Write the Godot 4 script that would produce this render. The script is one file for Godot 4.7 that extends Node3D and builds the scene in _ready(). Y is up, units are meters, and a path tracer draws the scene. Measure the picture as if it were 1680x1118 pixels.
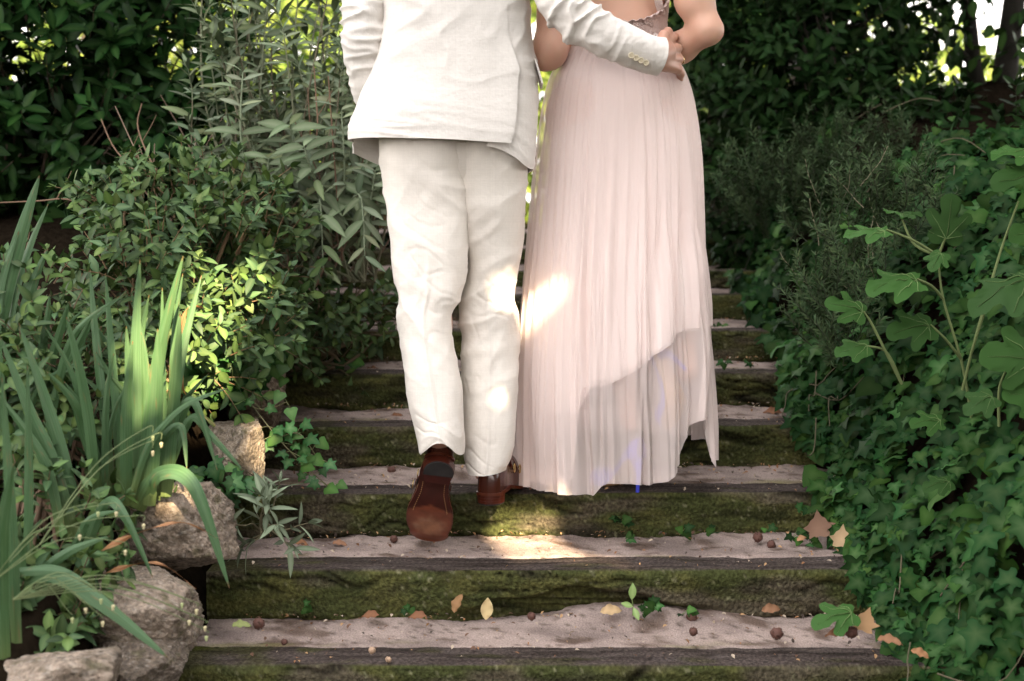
extends Node3D
# A couple walking up mossy sleeper steps in a shaded garden. Units are metres, y is up,
# the stairs climb towards -z; the front top edge of the lowest step in view is at z = 0.

const GOING := 0.335
const TOPS := [-0.02, 0.10, 0.217, 0.341, 0.449, 0.550, 0.648, 0.719, 0.79, 0.85]
const YAWS := [-0.3, 0.6, 1.6, 1.9, 1.4, 1.1, 0.8, 0.6, 0.3, 0.0]
const TO_SUN := Vector3(0.24, 0.46, 0.85)

var rng := RandomNumberGenerator.new()
var nz := FastNoiseLite.new()
var used := {}
var M := {}


class MB:
	var V := PackedVector3Array()
	var N := PackedVector3Array()
	var C := PackedColorArray()
	var U := PackedVector2Array()
	var I := PackedInt32Array()

	func vert(p: Vector3, n: Vector3, c := Color.WHITE, u := Vector2.ZERO) -> int:
		V.append(p)
		N.append(n)
		C.append(c)
		U.append(u)
		return V.size() - 1

	func tri(a: int, b: int, c: int) -> void:
		var g := (V[b] - V[a]).cross(V[c] - V[a])
		I.append(a)
		if g.dot(N[a] + N[b] + N[c]) > 0.0:
			I.append(c)
			I.append(b)
		else:
			I.append(b)
			I.append(c)

	func grid(rows: Array, closed := false, flip := false, cols: Variant = null) -> void:
		var nv := rows.size()
		var nu: int = rows[0].size()
		var base := V.size()
		for j in nv:
			var r: PackedVector3Array = rows[j]
			var ra: PackedVector3Array = rows[maxi(j - 1, 0)]
			var rb: PackedVector3Array = rows[mini(j + 1, nv - 1)]
			for i in nu:
				var i0 := (i - 1 + nu) % nu if closed else maxi(i - 1, 0)
				var i1 := (i + 1) % nu if closed else mini(i + 1, nu - 1)
				var n := (r[i1] - r[i0]).cross(rb[i] - ra[i])
				n = n.normalized() if n.length_squared() > 1e-18 else Vector3.UP
				if flip:
					n = -n
				var c := Color.WHITE
				if cols is Color:
					c = cols
				elif cols is Array:
					c = cols[j][i]
				vert(r[i], n, c, Vector2(float(i) / maxi(nu - 1, 1), float(j) / maxi(nv - 1, 1)))
		for j in nv - 1:
			for i in (nu if closed else nu - 1):
				var i1 := (i + 1) % nu
				var a := base + j * nu + i
				var b := base + j * nu + i1
				var c := base + (j + 1) * nu + i
				var d := base + (j + 1) * nu + i1
				tri(a, b, c)
				tri(b, d, c)

	# an open or closed cloth sheet with a real thickness and closed edges
	func sheet(rows: Array, closed: bool, flip: bool, thick: float, cols: Variant = null) -> void:
		var nv := rows.size()
		var nu: int = rows[0].size()
		var first := V.size()
		grid(rows, closed, flip, cols)
		var inner := []
		for j in nv:
			var r := PackedVector3Array()
			for i in nu:
				r.append(rows[j][i] - N[first + j * nu + i] * thick)
			inner.append(r)
		grid(inner, closed, not flip, cols)
		for j in [0, nv - 1]:
			grid([rows[j], inner[j]], closed, (j == 0) != flip, cols if cols is Color else null if cols == null else [cols[j], cols[j]])
		if not closed:
			for i in [0, nu - 1]:
				var a := PackedVector3Array()
				var b := PackedVector3Array()
				var ca := PackedColorArray()
				for j in nv:
					a.append(rows[j][i])
					b.append(inner[j][i])
					if cols is Array:
						ca.append(cols[j][i])
				grid([a, b], false, (i == 0) == flip, cols if cols is Color else null if cols == null else [ca, ca])

	func tube(pts: PackedVector3Array, radii: PackedFloat32Array, sides := 6, col := Color.WHITE, cap := true) -> void:
		var n := pts.size()
		var up := Vector3.UP
		var rows := []
		var ref := Vector3(0.31, 0.2, 0.93)
		for k in n:
			var d := (pts[mini(k + 1, n - 1)] - pts[maxi(k - 1, 0)]).normalized()
			if k == 0:
				up = ref if absf(d.dot(ref)) < 0.9 else Vector3.RIGHT
			var x := up.cross(d).normalized()
			up = d.cross(x)
			var r := PackedVector3Array()
			for s in sides:
				var a := TAU * s / sides
				r.append(pts[k] + (x * cos(a) + up * sin(a)) * radii[k])
			rows.append(r)
		var base := V.size()
		grid(rows, true, false, col)
		for k in n:  # radial normals
			for s in sides:
				N[base + k * sides + s] = (rows[k][s] - pts[k]).normalized()
		if cap:
			for e in [0, n - 1]:
				var d2 := (pts[e] - pts[1 if e == 0 else n - 2]).normalized()
				var c := vert(pts[e] + d2 * radii[e] * 0.4, d2, col)
				for s in sides:
					tri(c, base + e * sides + s, base + e * sides + (s + 1) % sides)

	func ball(c: Vector3, r: Vector3, nu := 12, nv := 8, col := Color.WHITE, rough := 0.0, noise: FastNoiseLite = null) -> void:
		var rows := []
		for j in nv + 1:
			var ph := PI * j / nv
			var row := PackedVector3Array()
			for i in nu:
				var th := TAU * i / nu
				var d := Vector3(sin(ph) * cos(th), cos(ph), sin(ph) * sin(th))
				var k := 1.0
				if noise:
					k += rough * noise.get_noise_3d(c.x * 40.0 + d.x * 1.7, c.y * 40.0 + d.y * 1.7, d.z * 1.7)
				row.append(c + d * r * k)
			rows.append(row)
		var base := V.size()
		grid(rows, true, false, col)
		for k in range(base, V.size()):
			N[k] = ((V[k] - c) / (r * r)).normalized()

	func box(t: Transform3D, s: Vector3, col := Color.WHITE) -> void:
		for f in 6:
			var ax := f / 2
			var sg := 1.0 if f % 2 else -1.0
			var n := Vector3.ZERO
			n[ax] = sg
			var q := []
			for k in 4:
				var p := Vector3.ZERO
				p[ax] = sg * s[ax] / 2.0
				p[(ax + 1) % 3] = (1.0 if k in [1, 2] else -1.0) * s[(ax + 1) % 3] / 2.0
				p[(ax + 2) % 3] = (1.0 if k >= 2 else -1.0) * s[(ax + 2) % 3] / 2.0
				q.append(vert(t * p, t.basis * n, col))
			tri(q[0], q[1], q[2])
			tri(q[0], q[2], q[3])

	func mesh() -> ArrayMesh:
		var a := []
		a.resize(Mesh.ARRAY_MAX)
		a[Mesh.ARRAY_VERTEX] = V
		a[Mesh.ARRAY_NORMAL] = N
		a[Mesh.ARRAY_COLOR] = C
		a[Mesh.ARRAY_TEX_UV] = U
		a[Mesh.ARRAY_INDEX] = I
		var m := ArrayMesh.new()
		m.add_surface_from_arrays(Mesh.PRIMITIVE_TRIANGLES, a)
		return m


func n3(x: float, y: float, z: float) -> float:
	return nz.get_noise_3d(x, y, z)


func fbm(x: float, y: float, z: float) -> float:
	return n3(x, y, z) * 0.6 + n3(x * 2.1 + 7.0, y * 2.1, z * 2.1) * 0.3 + n3(x * 4.3, y * 4.3 + 3.0, z * 4.3) * 0.15


func sm(a: float, b: float, x: float) -> float:
	return smoothstep(a, b, x)


func lin(r: float, g: float, b: float) -> Color:
	return Color(r, g, b)


func numbered(called: String) -> String:
	var k: int = used.get(called, 0)
	used[called] = k + 1
	return called if k == 0 else "%s_%03d" % [called, k]


func part(called: String, m: Mesh, material: Material, parent: Node, label := "") -> MeshInstance3D:
	var o := MeshInstance3D.new()
	o.name = called
	o.mesh = m
	o.material_override = material
	parent.add_child(o, true)
	if label:
		o.set_meta("label", label)
	return o


func tag(o: Node, label: String, category: String, group := "") -> void:
	o.set_meta("label", label)
	o.set_meta("category", category)
	if group:
		o.set_meta("group", group)


func thing(called: String, label: String, category: String, at := Vector3.ZERO, group := "") -> Node3D:
	var o := Node3D.new()
	o.name = numbered(called)
	add_child(o)
	o.position = at
	tag(o, label, category, group)
	return o


func single(called: String, label: String, category: String, m: Mesh, material: Material, at: Transform3D, group := "") -> MeshInstance3D:
	var o := part(numbered(called), m, material, self)
	o.transform = at
	tag(o, label, category, group)
	return o


func structure(called: String, m: Mesh, material: Material) -> MeshInstance3D:
	var o := part(numbered(called), m, material, self)
	o.set_meta("kind", "structure")
	return o


func noise_tex(freq: float, lo: Color, hi: Color, kind := FastNoiseLite.TYPE_SIMPLEX_SMOOTH, octaves := 4, sd := 1, size := 512) -> NoiseTexture2D:
	var f := FastNoiseLite.new()
	f.noise_type = kind
	f.frequency = freq
	f.fractal_octaves = octaves
	f.seed = sd
	var t := NoiseTexture2D.new()
	t.width = size
	t.height = size
	t.seamless = true
	t.noise = f
	var g := Gradient.new()
	g.set_color(0, lo)
	g.set_color(1, hi)
	t.color_ramp = g
	return t


func bump_tex(freq: float, strength: float, octaves := 4, sd := 5, size := 512) -> NoiseTexture2D:
	var f := FastNoiseLite.new()
	f.frequency = freq
	f.fractal_octaves = octaves
	f.seed = sd
	var t := NoiseTexture2D.new()
	t.width = size
	t.height = size
	t.seamless = true
	t.as_normal_map = true
	t.bump_strength = strength
	t.noise = f
	return t


func weave_tex(sd: int, lo: float, size := 512) -> ImageTexture:
	# slubby linen threads crossing at right angles
	var im := Image.create(size, size, false, Image.FORMAT_RGB8)
	var r := RandomNumberGenerator.new()
	r.seed = sd
	var a := PackedFloat32Array()
	var b := PackedFloat32Array()
	for k in size:
		a.append(r.randf())
		b.append(r.randf())
	for y in size:
		for x in size:
			var slub_a := a[x] * (0.6 + 0.4 * sin(y * 0.049 + a[(x * 7) % size] * 6.28))
			var slub_b := b[y] * (0.6 + 0.4 * sin(x * 0.049 + b[(y * 7) % size] * 6.28))
			var over := ((x / 2 + y / 2) % 2) * 0.15
			var v := lo + (1.0 - lo) * clampf(0.45 * slub_a + 0.45 * slub_b + over + 0.15, 0.0, 1.0)
			im.set_pixel(x, y, Color(v, v, v))
	return ImageTexture.create_from_image(im)


func mat(c: Color, rough := 0.8, vcol := false) -> StandardMaterial3D:
	var m := StandardMaterial3D.new()
	m.albedo_color = c.linear_to_srgb()
	m.roughness = rough
	m.vertex_color_use_as_albedo = vcol
	m.cull_mode = BaseMaterial3D.CULL_DISABLED
	return m


func grainy(m: StandardMaterial3D, tex: Texture2D, scale: float, nrm: Texture2D = null, nscale := 1.0, world := true) -> StandardMaterial3D:
	m.albedo_texture = tex
	m.uv1_triplanar = true
	m.uv1_world_triplanar = world
	m.uv1_scale = Vector3.ONE * scale
	if nrm:
		m.normal_enabled = true
		m.normal_texture = nrm
		m.normal_scale = nscale
	return m


# a smooth skin round tapered bones: surface nets over the joined distances
func skin(mb: MB, bones: Array, cell: float, k: float, col: Color) -> void:
	var lo := Vector3.ONE * 1e9
	var hi := -lo
	for b in bones:
		var m: float = maxf(b[2], b[3]) + k + cell * 3.0
		lo = lo.min(Vector3(b[0]).min(b[1]) - Vector3.ONE * m)
		hi = hi.max(Vector3(b[0]).max(b[1]) + Vector3.ONE * m)
	var nx := int((hi.x - lo.x) / cell) + 2
	var ny := int((hi.y - lo.y) / cell) + 2
	var nn := int((hi.z - lo.z) / cell) + 2
	var f := PackedFloat32Array()
	f.resize(nx * ny * nn)
	f.fill(1.0)
	for b in bones:
		var a: Vector3 = b[0]
		var e: Vector3 = b[1]
		var ra: float = b[2]
		var rb: float = b[3]
		var ab := e - a
		var l2 := maxf(ab.length_squared(), 1e-9)
		var m := maxf(ra, rb) + k + cell * 2.0
		var p0 := ((a.min(e) - Vector3.ONE * m - lo) / cell).floor()
		var p1 := ((a.max(e) + Vector3.ONE * m - lo) / cell).ceil()
		for z in range(maxi(0, int(p0.z)), mini(nn, int(p1.z) + 1)):
			for y in range(maxi(0, int(p0.y)), mini(ny, int(p1.y) + 1)):
				var row := (z * ny + y) * nx
				for x in range(maxi(0, int(p0.x)), mini(nx, int(p1.x) + 1)):
					var p := lo + Vector3(x, y, z) * cell
					var t := clampf((p - a).dot(ab) / l2, 0.0, 1.0)
					var d := (p - a - ab * t).length() - lerpf(ra, rb, t)
					var g := f[row + x]
					var h := maxf(k - absf(g - d), 0.0) / k
					f[row + x] = minf(g, d) - h * h * k * 0.25
	var ids := PackedInt32Array()
	ids.resize(nx * ny * nn)
	ids.fill(-1)
	var sx := 1
	var sy := nx
	var sz := nx * ny
	var off := [0, sx, sy, sx + sy, sz, sx + sz, sy + sz, sx + sy + sz]
	var cor := [Vector3(0, 0, 0), Vector3(1, 0, 0), Vector3(0, 1, 0), Vector3(1, 1, 0), Vector3(0, 0, 1), Vector3(1, 0, 1), Vector3(0, 1, 1), Vector3(1, 1, 1)]
	var edges := [[0, 1], [2, 3], [4, 5], [6, 7], [0, 2], [1, 3], [4, 6], [5, 7], [0, 4], [1, 5], [2, 6], [3, 7]]
	for z in nn - 1:
		for y in ny - 1:
			for x in nx - 1:
				var q := z * sz + y * sy + x
				var f0 := f[q]
				if f0 > cell * 2.0 or f0 < -cell * 2.0:
					continue
				var mask := 0
				for c in 8:
					if f[q + off[c]] < 0.0:
						mask |= 1 << c
				if mask == 0 or mask == 255:
					continue
				var s := Vector3.ZERO
				var cnt := 0
				for e in edges:
					var va := f[q + off[e[0]]]
					var vb := f[q + off[e[1]]]
					if (va < 0.0) != (vb < 0.0):
						s += cor[e[0]].lerp(cor[e[1]], va / (va - vb))
						cnt += 1
				var g := Vector3(f[q + 1] - f0 + f[q + 7 * 0 + sx + sy + sz] - f[q + sy + sz], f[q + sy] - f0 + f[q + sx + sy + sz] - f[q + sx + sz], f[q + sz] - f0 + f[q + sx + sy + sz] - f[q + sx + sy])
				ids[q] = mb.vert(lo + (Vector3(x, y, z) + s / cnt) * cell, g.normalized(), col)
	for z in range(1, nn - 1):
		for y in range(1, ny - 1):
			for x in range(1, nx - 1):
				var q := z * sz + y * sy + x
				if absf(f[q]) > cell * 2.0:
					continue
				var inside := f[q] < 0.0
				for ax in 3:
					var st: int = [sx, sy, sz][ax]
					if (f[q + st] < 0.0) == inside:
						continue
					var u: int = [sy, sz, sx][ax]
					var v: int = [sz, sx, sy][ax]
					var a := ids[q]
					var b := ids[q - u]
					var c := ids[q - u - v]
					var d := ids[q - v]
					if a < 0 or b < 0 or c < 0 or d < 0:
						continue
					mb.tri(a, b, c)
					mb.tri(a, c, d)


func frame(dir: Vector3, nrm: Vector3, at: Vector3, s := 1.0) -> Transform3D:
	var y := dir.normalized()
	var z := nrm - y * nrm.dot(y)
	z = z.normalized() if z.length_squared() > 1e-8 else y.cross(Vector3(0.3, 0.1, 0.9)).normalized()
	return Transform3D(Basis(y.cross(z) * s, y * s, z * s), at)


func rdir() -> Vector3:
	var z := rng.randf_range(-1.0, 1.0)
	var a := rng.randf() * TAU
	var r := sqrt(1.0 - z * z)
	return Vector3(r * cos(a), z, r * sin(a))


func curve(pts: Array, n: int) -> PackedVector3Array:
	# a smooth path through the points
	var out := PackedVector3Array()
	var m := pts.size() - 1
	for k in n:
		var t := float(k) / (n - 1) * m
		var i := mini(int(t), m - 1)
		var a: Vector3 = pts[maxi(i - 1, 0)]
		var b: Vector3 = pts[i]
		var c: Vector3 = pts[i + 1]
		var d: Vector3 = pts[mini(i + 2, m)]
		out.append(b.cubic_interpolate(c, a, d, t - i))
	return out


func tapers(n: int, r0: float, r1: float) -> PackedFloat32Array:
	var out := PackedFloat32Array()
	for k in n:
		out.append(lerpf(r0, r1, float(k) / maxi(n - 1, 1)))
	return out


func _ready() -> void:
	rng.seed = 11
	nz.noise_type = FastNoiseLite.TYPE_SIMPLEX_SMOOTH
	nz.frequency = 1.0
	nz.fractal_type = FastNoiseLite.FRACTAL_NONE
	nz.seed = 4
	var cam := Camera3D.new()
	cam.name = "camera"
	add_child(cam)
	var lens := CameraAttributesPhysical.new()
	lens.frustum_focal_length = 50.0
	lens.frustum_focus_distance = 3.43
	lens.exposure_aperture = 3.2
	lens.frustum_far = 400.0
	cam.attributes = lens
	cam.fov = 26.96
	cam.far = 400.0
	cam.position = Vector3(0, 0.93, 2.92)
	cam.rotation_degrees = Vector3(-5.12, 0, 0)
	cam.current = true
	var env := Environment.new()
	env.background_mode = Environment.BG_SKY
	env.sky = Sky.new()
	var sk := ProceduralSkyMaterial.new()
	sk.sky_top_color = Color(0.80, 0.795, 0.80)
	sk.sky_horizon_color = Color(1.0, 0.965, 0.94)
	sk.sky_curve = 0.25
	sk.ground_horizon_color = Color(0.40, 0.42, 0.36)
	sk.ground_bottom_color = Color(0.22, 0.22, 0.17)
	env.sky.sky_material = sk
	env.background_energy_multiplier = 1.0
	env.tonemap_mode = Environment.TONE_MAPPER_LINEAR
	env.tonemap_exposure = 6.3
	env.sdfgi_enabled = true
	env.ssao_enabled = true
	env.ssil_enabled = true
	var we := WorldEnvironment.new()
	we.name = "world_environment"
	we.environment = env
	add_child(we)
	var sun := DirectionalLight3D.new()
	sun.name = "sun"
	sun.light_color = Color(1.0, 0.90, 0.74)
	sun.light_energy = 1.5
	sun.light_angular_distance = 0.5
	sun.shadow_enabled = true
	add_child(sun)
	sun.look_at_from_position(TO_SUN.normalized() * 20.0, Vector3.ZERO)

	materials()
	make_ground()
	for i in TOPS.size():
		make_step(i)
	make_rocks()
	make_man()
	make_woman()
	make_plants()
	make_background()
	make_canopy()
	make_hedges()
	make_litter()


func materials() -> void:
	var fine := noise_tex(0.03, Color(0.62, 0.62, 0.62), Color(1, 1, 1), FastNoiseLite.TYPE_SIMPLEX_SMOOTH, 5, 3)
	var nrm := bump_tex(0.03, 6.0, 5, 9)
	M.fine = fine
	M.soil = grainy(mat(lin(0.020, 0.015, 0.010), 0.95), fine, 2.0, nrm, 1.0)
	M.timber = grainy(mat(lin(1, 1, 1), 0.92, true), noise_tex(0.045, Color(0.5, 0.5, 0.5), Color(1, 1, 1), FastNoiseLite.TYPE_SIMPLEX_SMOOTH, 5, 8), 3.5, bump_tex(0.05, 9.0, 5, 12), 1.2)
	M.timber.metallic_specular = 0.2
	M.soil.metallic_specular = 0.0
	M.sand = grainy(mat(lin(1, 1, 1), 0.95, true), noise_tex(0.06, Color(0.72, 0.72, 0.72), Color(1, 1, 1), FastNoiseLite.TYPE_SIMPLEX_SMOOTH, 5, 21), 5.0, bump_tex(0.07, 7.0, 4, 22), 1.0)
	M.stone = grainy(mat(lin(1, 1, 1), 0.93, true), noise_tex(0.035, Color(0.55, 0.55, 0.55), Color(1, 1, 1), FastNoiseLite.TYPE_SIMPLEX_SMOOTH, 6, 31), 4.0, bump_tex(0.045, 12.0, 6, 32), 1.4)
	M.sand.metallic_specular = 0.2
	M.bark = grainy(mat(lin(1, 1, 1), 0.95, true), fine, 6.0, nrm, 1.0)
	M.twig = mat(lin(1, 1, 1), 0.85, true)
	M.plain = mat(lin(1, 1, 1), 0.8, true)
	var weave := weave_tex(3, 0.86)
	M.linen = grainy(mat(lin(0.82, 0.775, 0.725), 0.9), weave, 8.0, bump_tex(0.02, 5.0, 5, 41), 0.5, false)
	M.linen.rim_enabled = true
	M.linen.rim = 0.25
	M.trouser = grainy(mat(lin(0.88, 0.82, 0.75), 0.9), weave, 8.0, bump_tex(0.016, 5.0, 5, 43), 0.5, false)
	M.trouser.rim_enabled = true
	M.trouser.rim = 0.25
	M.skin = mat(lin(0.62, 0.37, 0.27), 0.5)
	M.skin.subsurf_scatter_enabled = true
	M.skin.subsurf_scatter_strength = 0.15
	M.skin_man = mat(lin(0.46, 0.25, 0.18), 0.5)
	M.skin_man.subsurf_scatter_enabled = true
	M.skin_man.subsurf_scatter_strength = 0.12
	M.hair = mat(lin(0.05, 0.03, 0.02), 0.5)
	M.leather = mat(lin(0.070, 0.017, 0.010), 0.22)
	M.leather.clearcoat_enabled = true
	M.leather.clearcoat = 0.5
	M.leather.clearcoat_roughness = 0.12
	M.sole = grainy(mat(lin(1, 1, 1), 0.33, true), noise_tex(0.012, Color(0.8, 0.8, 0.8), Color(1, 1, 1), FastNoiseLite.TYPE_SIMPLEX_SMOOTH, 4, 51), 5.0, null, 1.0, false)
	M.brass = mat(lin(0.75, 0.55, 0.25), 0.25)
	M.brass.metallic = 1.0
	M.blue = mat(lin(0.06, 0.075, 0.62), 0.35)
	M.nude = mat(lin(0.62, 0.36, 0.17), 0.5)
	M.slip = mat(lin(0.92, 0.84, 0.815), 0.7)
	M.tulle = mat(lin(0.96, 0.825, 0.79), 0.85)
	M.tulle.albedo_color.a = 0.47
	M.tulle.transparency = BaseMaterial3D.TRANSPARENCY_ALPHA
	M.lace = grainy(mat(lin(0.86, 0.68, 0.63), 0.85), noise_tex(0.06, Color(0.85, 0.85, 0.85), Color(1, 1, 1), FastNoiseLite.TYPE_CELLULAR, 2, 61), 12.0, bump_tex(0.06, 14.0, 2, 62), 1.5, false)


func stair_y(z: float) -> float:
	# the slope through the step tops
	var t := -z / GOING
	if t < 0.0:
		return maxf(-0.02 + t * 0.115, -0.75)
	if t >= TOPS.size() - 1:
		return 0.86
	var i := int(t)
	return lerpf(TOPS[i], TOPS[i + 1], t - i)


func ground_y(x: float, z: float) -> float:
	var s := stair_y(z)
	var h := s - 0.14
	if x < -0.70:
		var o := -0.70 - x
		h = s - 0.14 + 0.42 * sm(0.02, 0.20, o) + 0.10 * sm(0.3, 2.5, o)
	elif x > 0.80:
		var o2 := x - 0.80
		h = s - 0.14 + 0.74 * sm(0.0, 0.55, o2) + 0.02 * sm(0.5, 3.0, o2)
	var out := absf(x) + maxf(0.0, absf(z) - 3.0)
	return h + 0.04 * n3(x * 1.7, 3.0, z * 1.7) * sm(0.75, 1.2, absf(x)) + 0.5 * n3(x * 0.08, 8.0, z * 0.08) * sm(8.0, 40.0, out)


func make_ground() -> void:
	var xs := PackedFloat32Array()
	var zs := PackedFloat32Array()
	var v := -3.0
	while v <= 3.0:
		xs.append(v)
		v += 0.06
	v = 4.0
	while v < 260.0:
		xs.append(v)
		xs.insert(0, -v)
		v *= 1.5
	v = -5.0
	while v <= 3.6:
		zs.append(v)
		v += 0.06
	v = 1.0
	while v < 260.0:
		zs.append(3.6 + v)
		zs.insert(0, -5.0 - v)
		v *= 1.5
	var rows := []
	for z in zs:
		var r := PackedVector3Array()
		for x in xs:
			r.append(Vector3(x, ground_y(x, z), z))
		rows.append(r)
	var mb := MB.new()
	mb.grid(rows, false, true)
	structure("ground", mb.mesh(), M.soil)


func make_step(i: int) -> void:
	var labels := [
		"lowest mossy timber step in view with a broad dusty tread",
		"mossy timber step with a rotten split in its front edge",
		"mossy timber step that the couple stand on",
		"green timber step one above the couple's standing step",
		"mossy timber step two above the couple's standing step",
		"dark timber step three above the couple's standing step",
		"dark timber step four above the couple's standing step",
		"dark ivy fringed step five above the couple's standing step",
		"dark step below the topmost step of the stairs",
		"topmost dark step of the garden stairs"]
	var o := thing("garden_step", labels[i], "step", Vector3(0.13, TOPS[i], -GOING * i), "timber steps of the garden stairs")
	o.rotation_degrees.y = YAWS[i]
	var rise: float = 0.13 if i == 0 else TOPS[i] - TOPS[i - 1] + 0.012
	var xl := -0.84 + 0.02 * n3(i * 3.0, 0, 1)
	var xr := 1.02
	var nu := 330 if i < 6 else 160
	var rows := []
	var cols := []
	var nf := 20
	var nt := 12
	for j in nf + nt + 1:
		var r := PackedVector3Array()
		var c := PackedColorArray()
		for k in nu + 1:
			var x := lerpf(xl, xr, float(k) / nu)
			var s := i * 13.7
			var wave := 0.006 * n3(x * 2.2, s, 0.0) + 0.0035 * n3(x * 9.0, s, 3.0)
			var chip := maxf(0.0, n3(x * 6.0, s + 5.0, 0.0) - 0.35) * 0.030 + maxf(0.0, n3(x * 22.0, s, 9.0) - 0.4) * 0.012
			var y := 0.0
			var z := 0.0
			var top := 0.0
			if j <= nf:
				var t := float(j) / nf
				y = -rise * (1.0 - t) - 0.004
				# rounded and chipped front edge
				var e := sm(0.86, 1.0, t)
				y -= e * chip * 0.4 + (1.0 - e) * 0.0
				z = -e * e * (0.006 + chip)
				var grain := n3(x * 2.5, y * 60.0, s) * 0.0020 + n3(x * 9.0, y * 130.0, s + 2.0) * 0.0011
				var crack := sm(0.80, 0.97, 1.0 - absf(n3(x * 2.0 + 4.0, y * 22.0 + n3(x * 7.0, s, 2.0) * 0.6, s * 1.3))) * sm(0.05, 0.35, n3(x * 1.5, y * 6.0, s + 40.0))
				z += wave * 1.2 + grain - crack * 0.008 + 0.003 * fbm(x * 18.0, y * 18.0, s)
				# worn away underside
				var eat := sm(0.0, 0.25, n3(x * 2.6, s + 20.0, 0.0) + 0.12) * sm(0.22, 0.0, t + 0.12 * n3(x * 14.0, s, 8.0))
				z -= eat * 0.030
				if i == 1:
					var rot := sm(-0.34, -0.12, x) * sm(0.42, 0.16, x)
					var line := 0.34 + 0.34 * sm(-0.25, 0.05, x) + 0.10 * n3(x * 7.0, 1.0, 4.0) - 0.35 * sm(0.05, 0.35, x)
					var inside := rot * sm(0.03, -0.04, t - line)
					z -= inside * (0.034 + 0.012 * n3(x * 5.0, y * 110.0, 2.0))
					crack = maxf(crack, inside * 0.55 * (0.4 + sm(-0.3, 0.5, n3(x * 4.0, y * 90.0, 2.0))))
				var dark := lin(0.058, 0.050, 0.034)
				var moss := lin(0.092, 0.104, 0.038)
				var lime := lin(0.175, 0.170, 0.058)
				var m1 := sm(-0.45, 0.25, fbm(x * 3.0, y * 8.0, s) + 0.30)
				var m2 := sm(0.0, 0.55, fbm(x * 5.0 + 11.0, y * 12.0, s + 6.0) + 0.10)
				var cc := dark.lerp(moss, m1).lerp(lime, m2 * 0.75 * m1)
				cc = cc.lerp(lin(0.165, 0.135, 0.098), 0.85 * sm(0.0, 0.45, fbm(x * 2.6, y * 9.0, s + 77.0)))
				cc = cc.lerp(lin(0.30, 0.29, 0.17), 0.8 * sm(0.62, 0.75, n3(x * 55.0, y * 55.0, s)))
				cc = cc.lerp(lin(0.015, 0.013, 0.008), clampf(0.75 * crack + 0.5 * sm(0.25, 0.6, n3(x * 6.0, y * 50.0, s + 3.0)), 0.0, 0.92))
				c.append(cc)
			else:
				top = float(j - nf) / nt
				y = -0.001 + wave * 0.8 * (1.0 - top * 0.5) - chip * 0.4 * (1.0 - sm(0.0, 0.25, top))
				z = -0.006 - chip * (1.0 - sm(0.0, 0.3, top)) + wave * 1.2 * (1.0 - top) - top * 0.135
				y += n3(x * 3.0, z * 60.0, s) * 0.0012 + 0.002 * fbm(x * 15.0, z * 15.0, s) - 0.003 * top
				var slate := lin(0.150, 0.118, 0.106)
				var cc := slate.lerp(lin(0.085, 0.066, 0.058), sm(-0.2, 0.5, n3(x * 3.0, z * 45.0, s + 3.0)))
				cc = cc.lerp(lin(0.20, 0.165, 0.155), 0.6 * sm(0.15, 0.6, fbm(x * 5.0, z * 14.0, s)))
				cc = cc.lerp(lin(0.10, 0.10, 0.035), 0.8 * sm(-0.55, -0.85, x + 0.15 * n3(x * 9.0, z * 9.0, s)) + 0.5 * sm(0.30, 0.65, fbm(x * 4.0, z * 9.0, s + 9.0)))
				cc = cc.lerp(lin(0.022, 0.018, 0.014), 0.7 * sm(0.45, 0.75, n3(x * 2.4, z * 70.0, s + 31.0)))
				c.append(cc)
			r.append(Vector3(x, y, z))
		rows.append(r)
		cols.append(c)
	var mb := MB.new()
	mb.grid(rows, false, false, cols)
	for e in [0, nu]:  # sawn ends
		var a := PackedVector3Array()
		var b := PackedVector3Array()
		for j in rows.size():
			var p: Vector3 = rows[j][e]
			a.append(p)
			b.append(Vector3(p.x, -rise, -0.135))
		mb.grid([a, b], false, e == nu, lin(0.05, 0.045, 0.03))
	part("sleeper", mb.mesh(), M.timber, o)
	# the packed sandy tread behind it
	var rows2 := []
	var cols2 := []
	for j in 25:
		var r := PackedVector3Array()
		var c := PackedColorArray()
		for k in 161:
			var x := lerpf(xl, xr, k / 160.0)
			var z := lerpf(-0.128, -GOING - 0.05, j / 24.0)
			var s := i * 7.3 + 50.0
			var heap := 0.018 * sm(-0.16, -GOING, z) * (0.4 + 0.9 * fbm(x * 3.0, z * 3.0, s))
			var y := -0.003 + heap + 0.0045 * fbm(x * 7.0, z * 9.0, s) + 0.0022 * n3(x * 45.0, z * 45.0, s) - 0.010 * sm(-0.145, -0.128, z)
			if i == 0:
				y += 0.03 * sm(-0.12, 0.15, x) * sm(0.55, 0.2, x) * sm(-0.24, -0.33, z)
			r.append(Vector3(x, y, z))
			var sand := lin(0.54, 0.425, 0.38)
			var cc := sand.lerp(lin(0.34, 0.265, 0.24), sm(-0.3, 0.5, fbm(x * 4.0, z * 6.0, s)))
			cc = cc.lerp(lin(0.15, 0.10, 0.075), 0.85 * sm(0.1, 0.55, fbm(x * 7.0, z * 9.0, s + 9.0)))
			cc = cc.lerp(lin(0.22, 0.21, 0.07), 0.6 * sm(0.25, 0.5, fbm(x * 3.0, z * 10.0, s + 30.0)) * sm(-0.20, -0.14, z))
			cc = cc.lerp(lin(0.07, 0.05, 0.035), 0.7 * sm(0.5, 0.75, n3(x * 60.0, z * 60.0, s)))
			c.append(cc)
		rows2.append(r)
		cols2.append(c)
	var m2 := MB.new()
	m2.grid(rows2, false, false, cols2)
	part("tread", m2.mesh(), M.sand, o)


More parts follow.
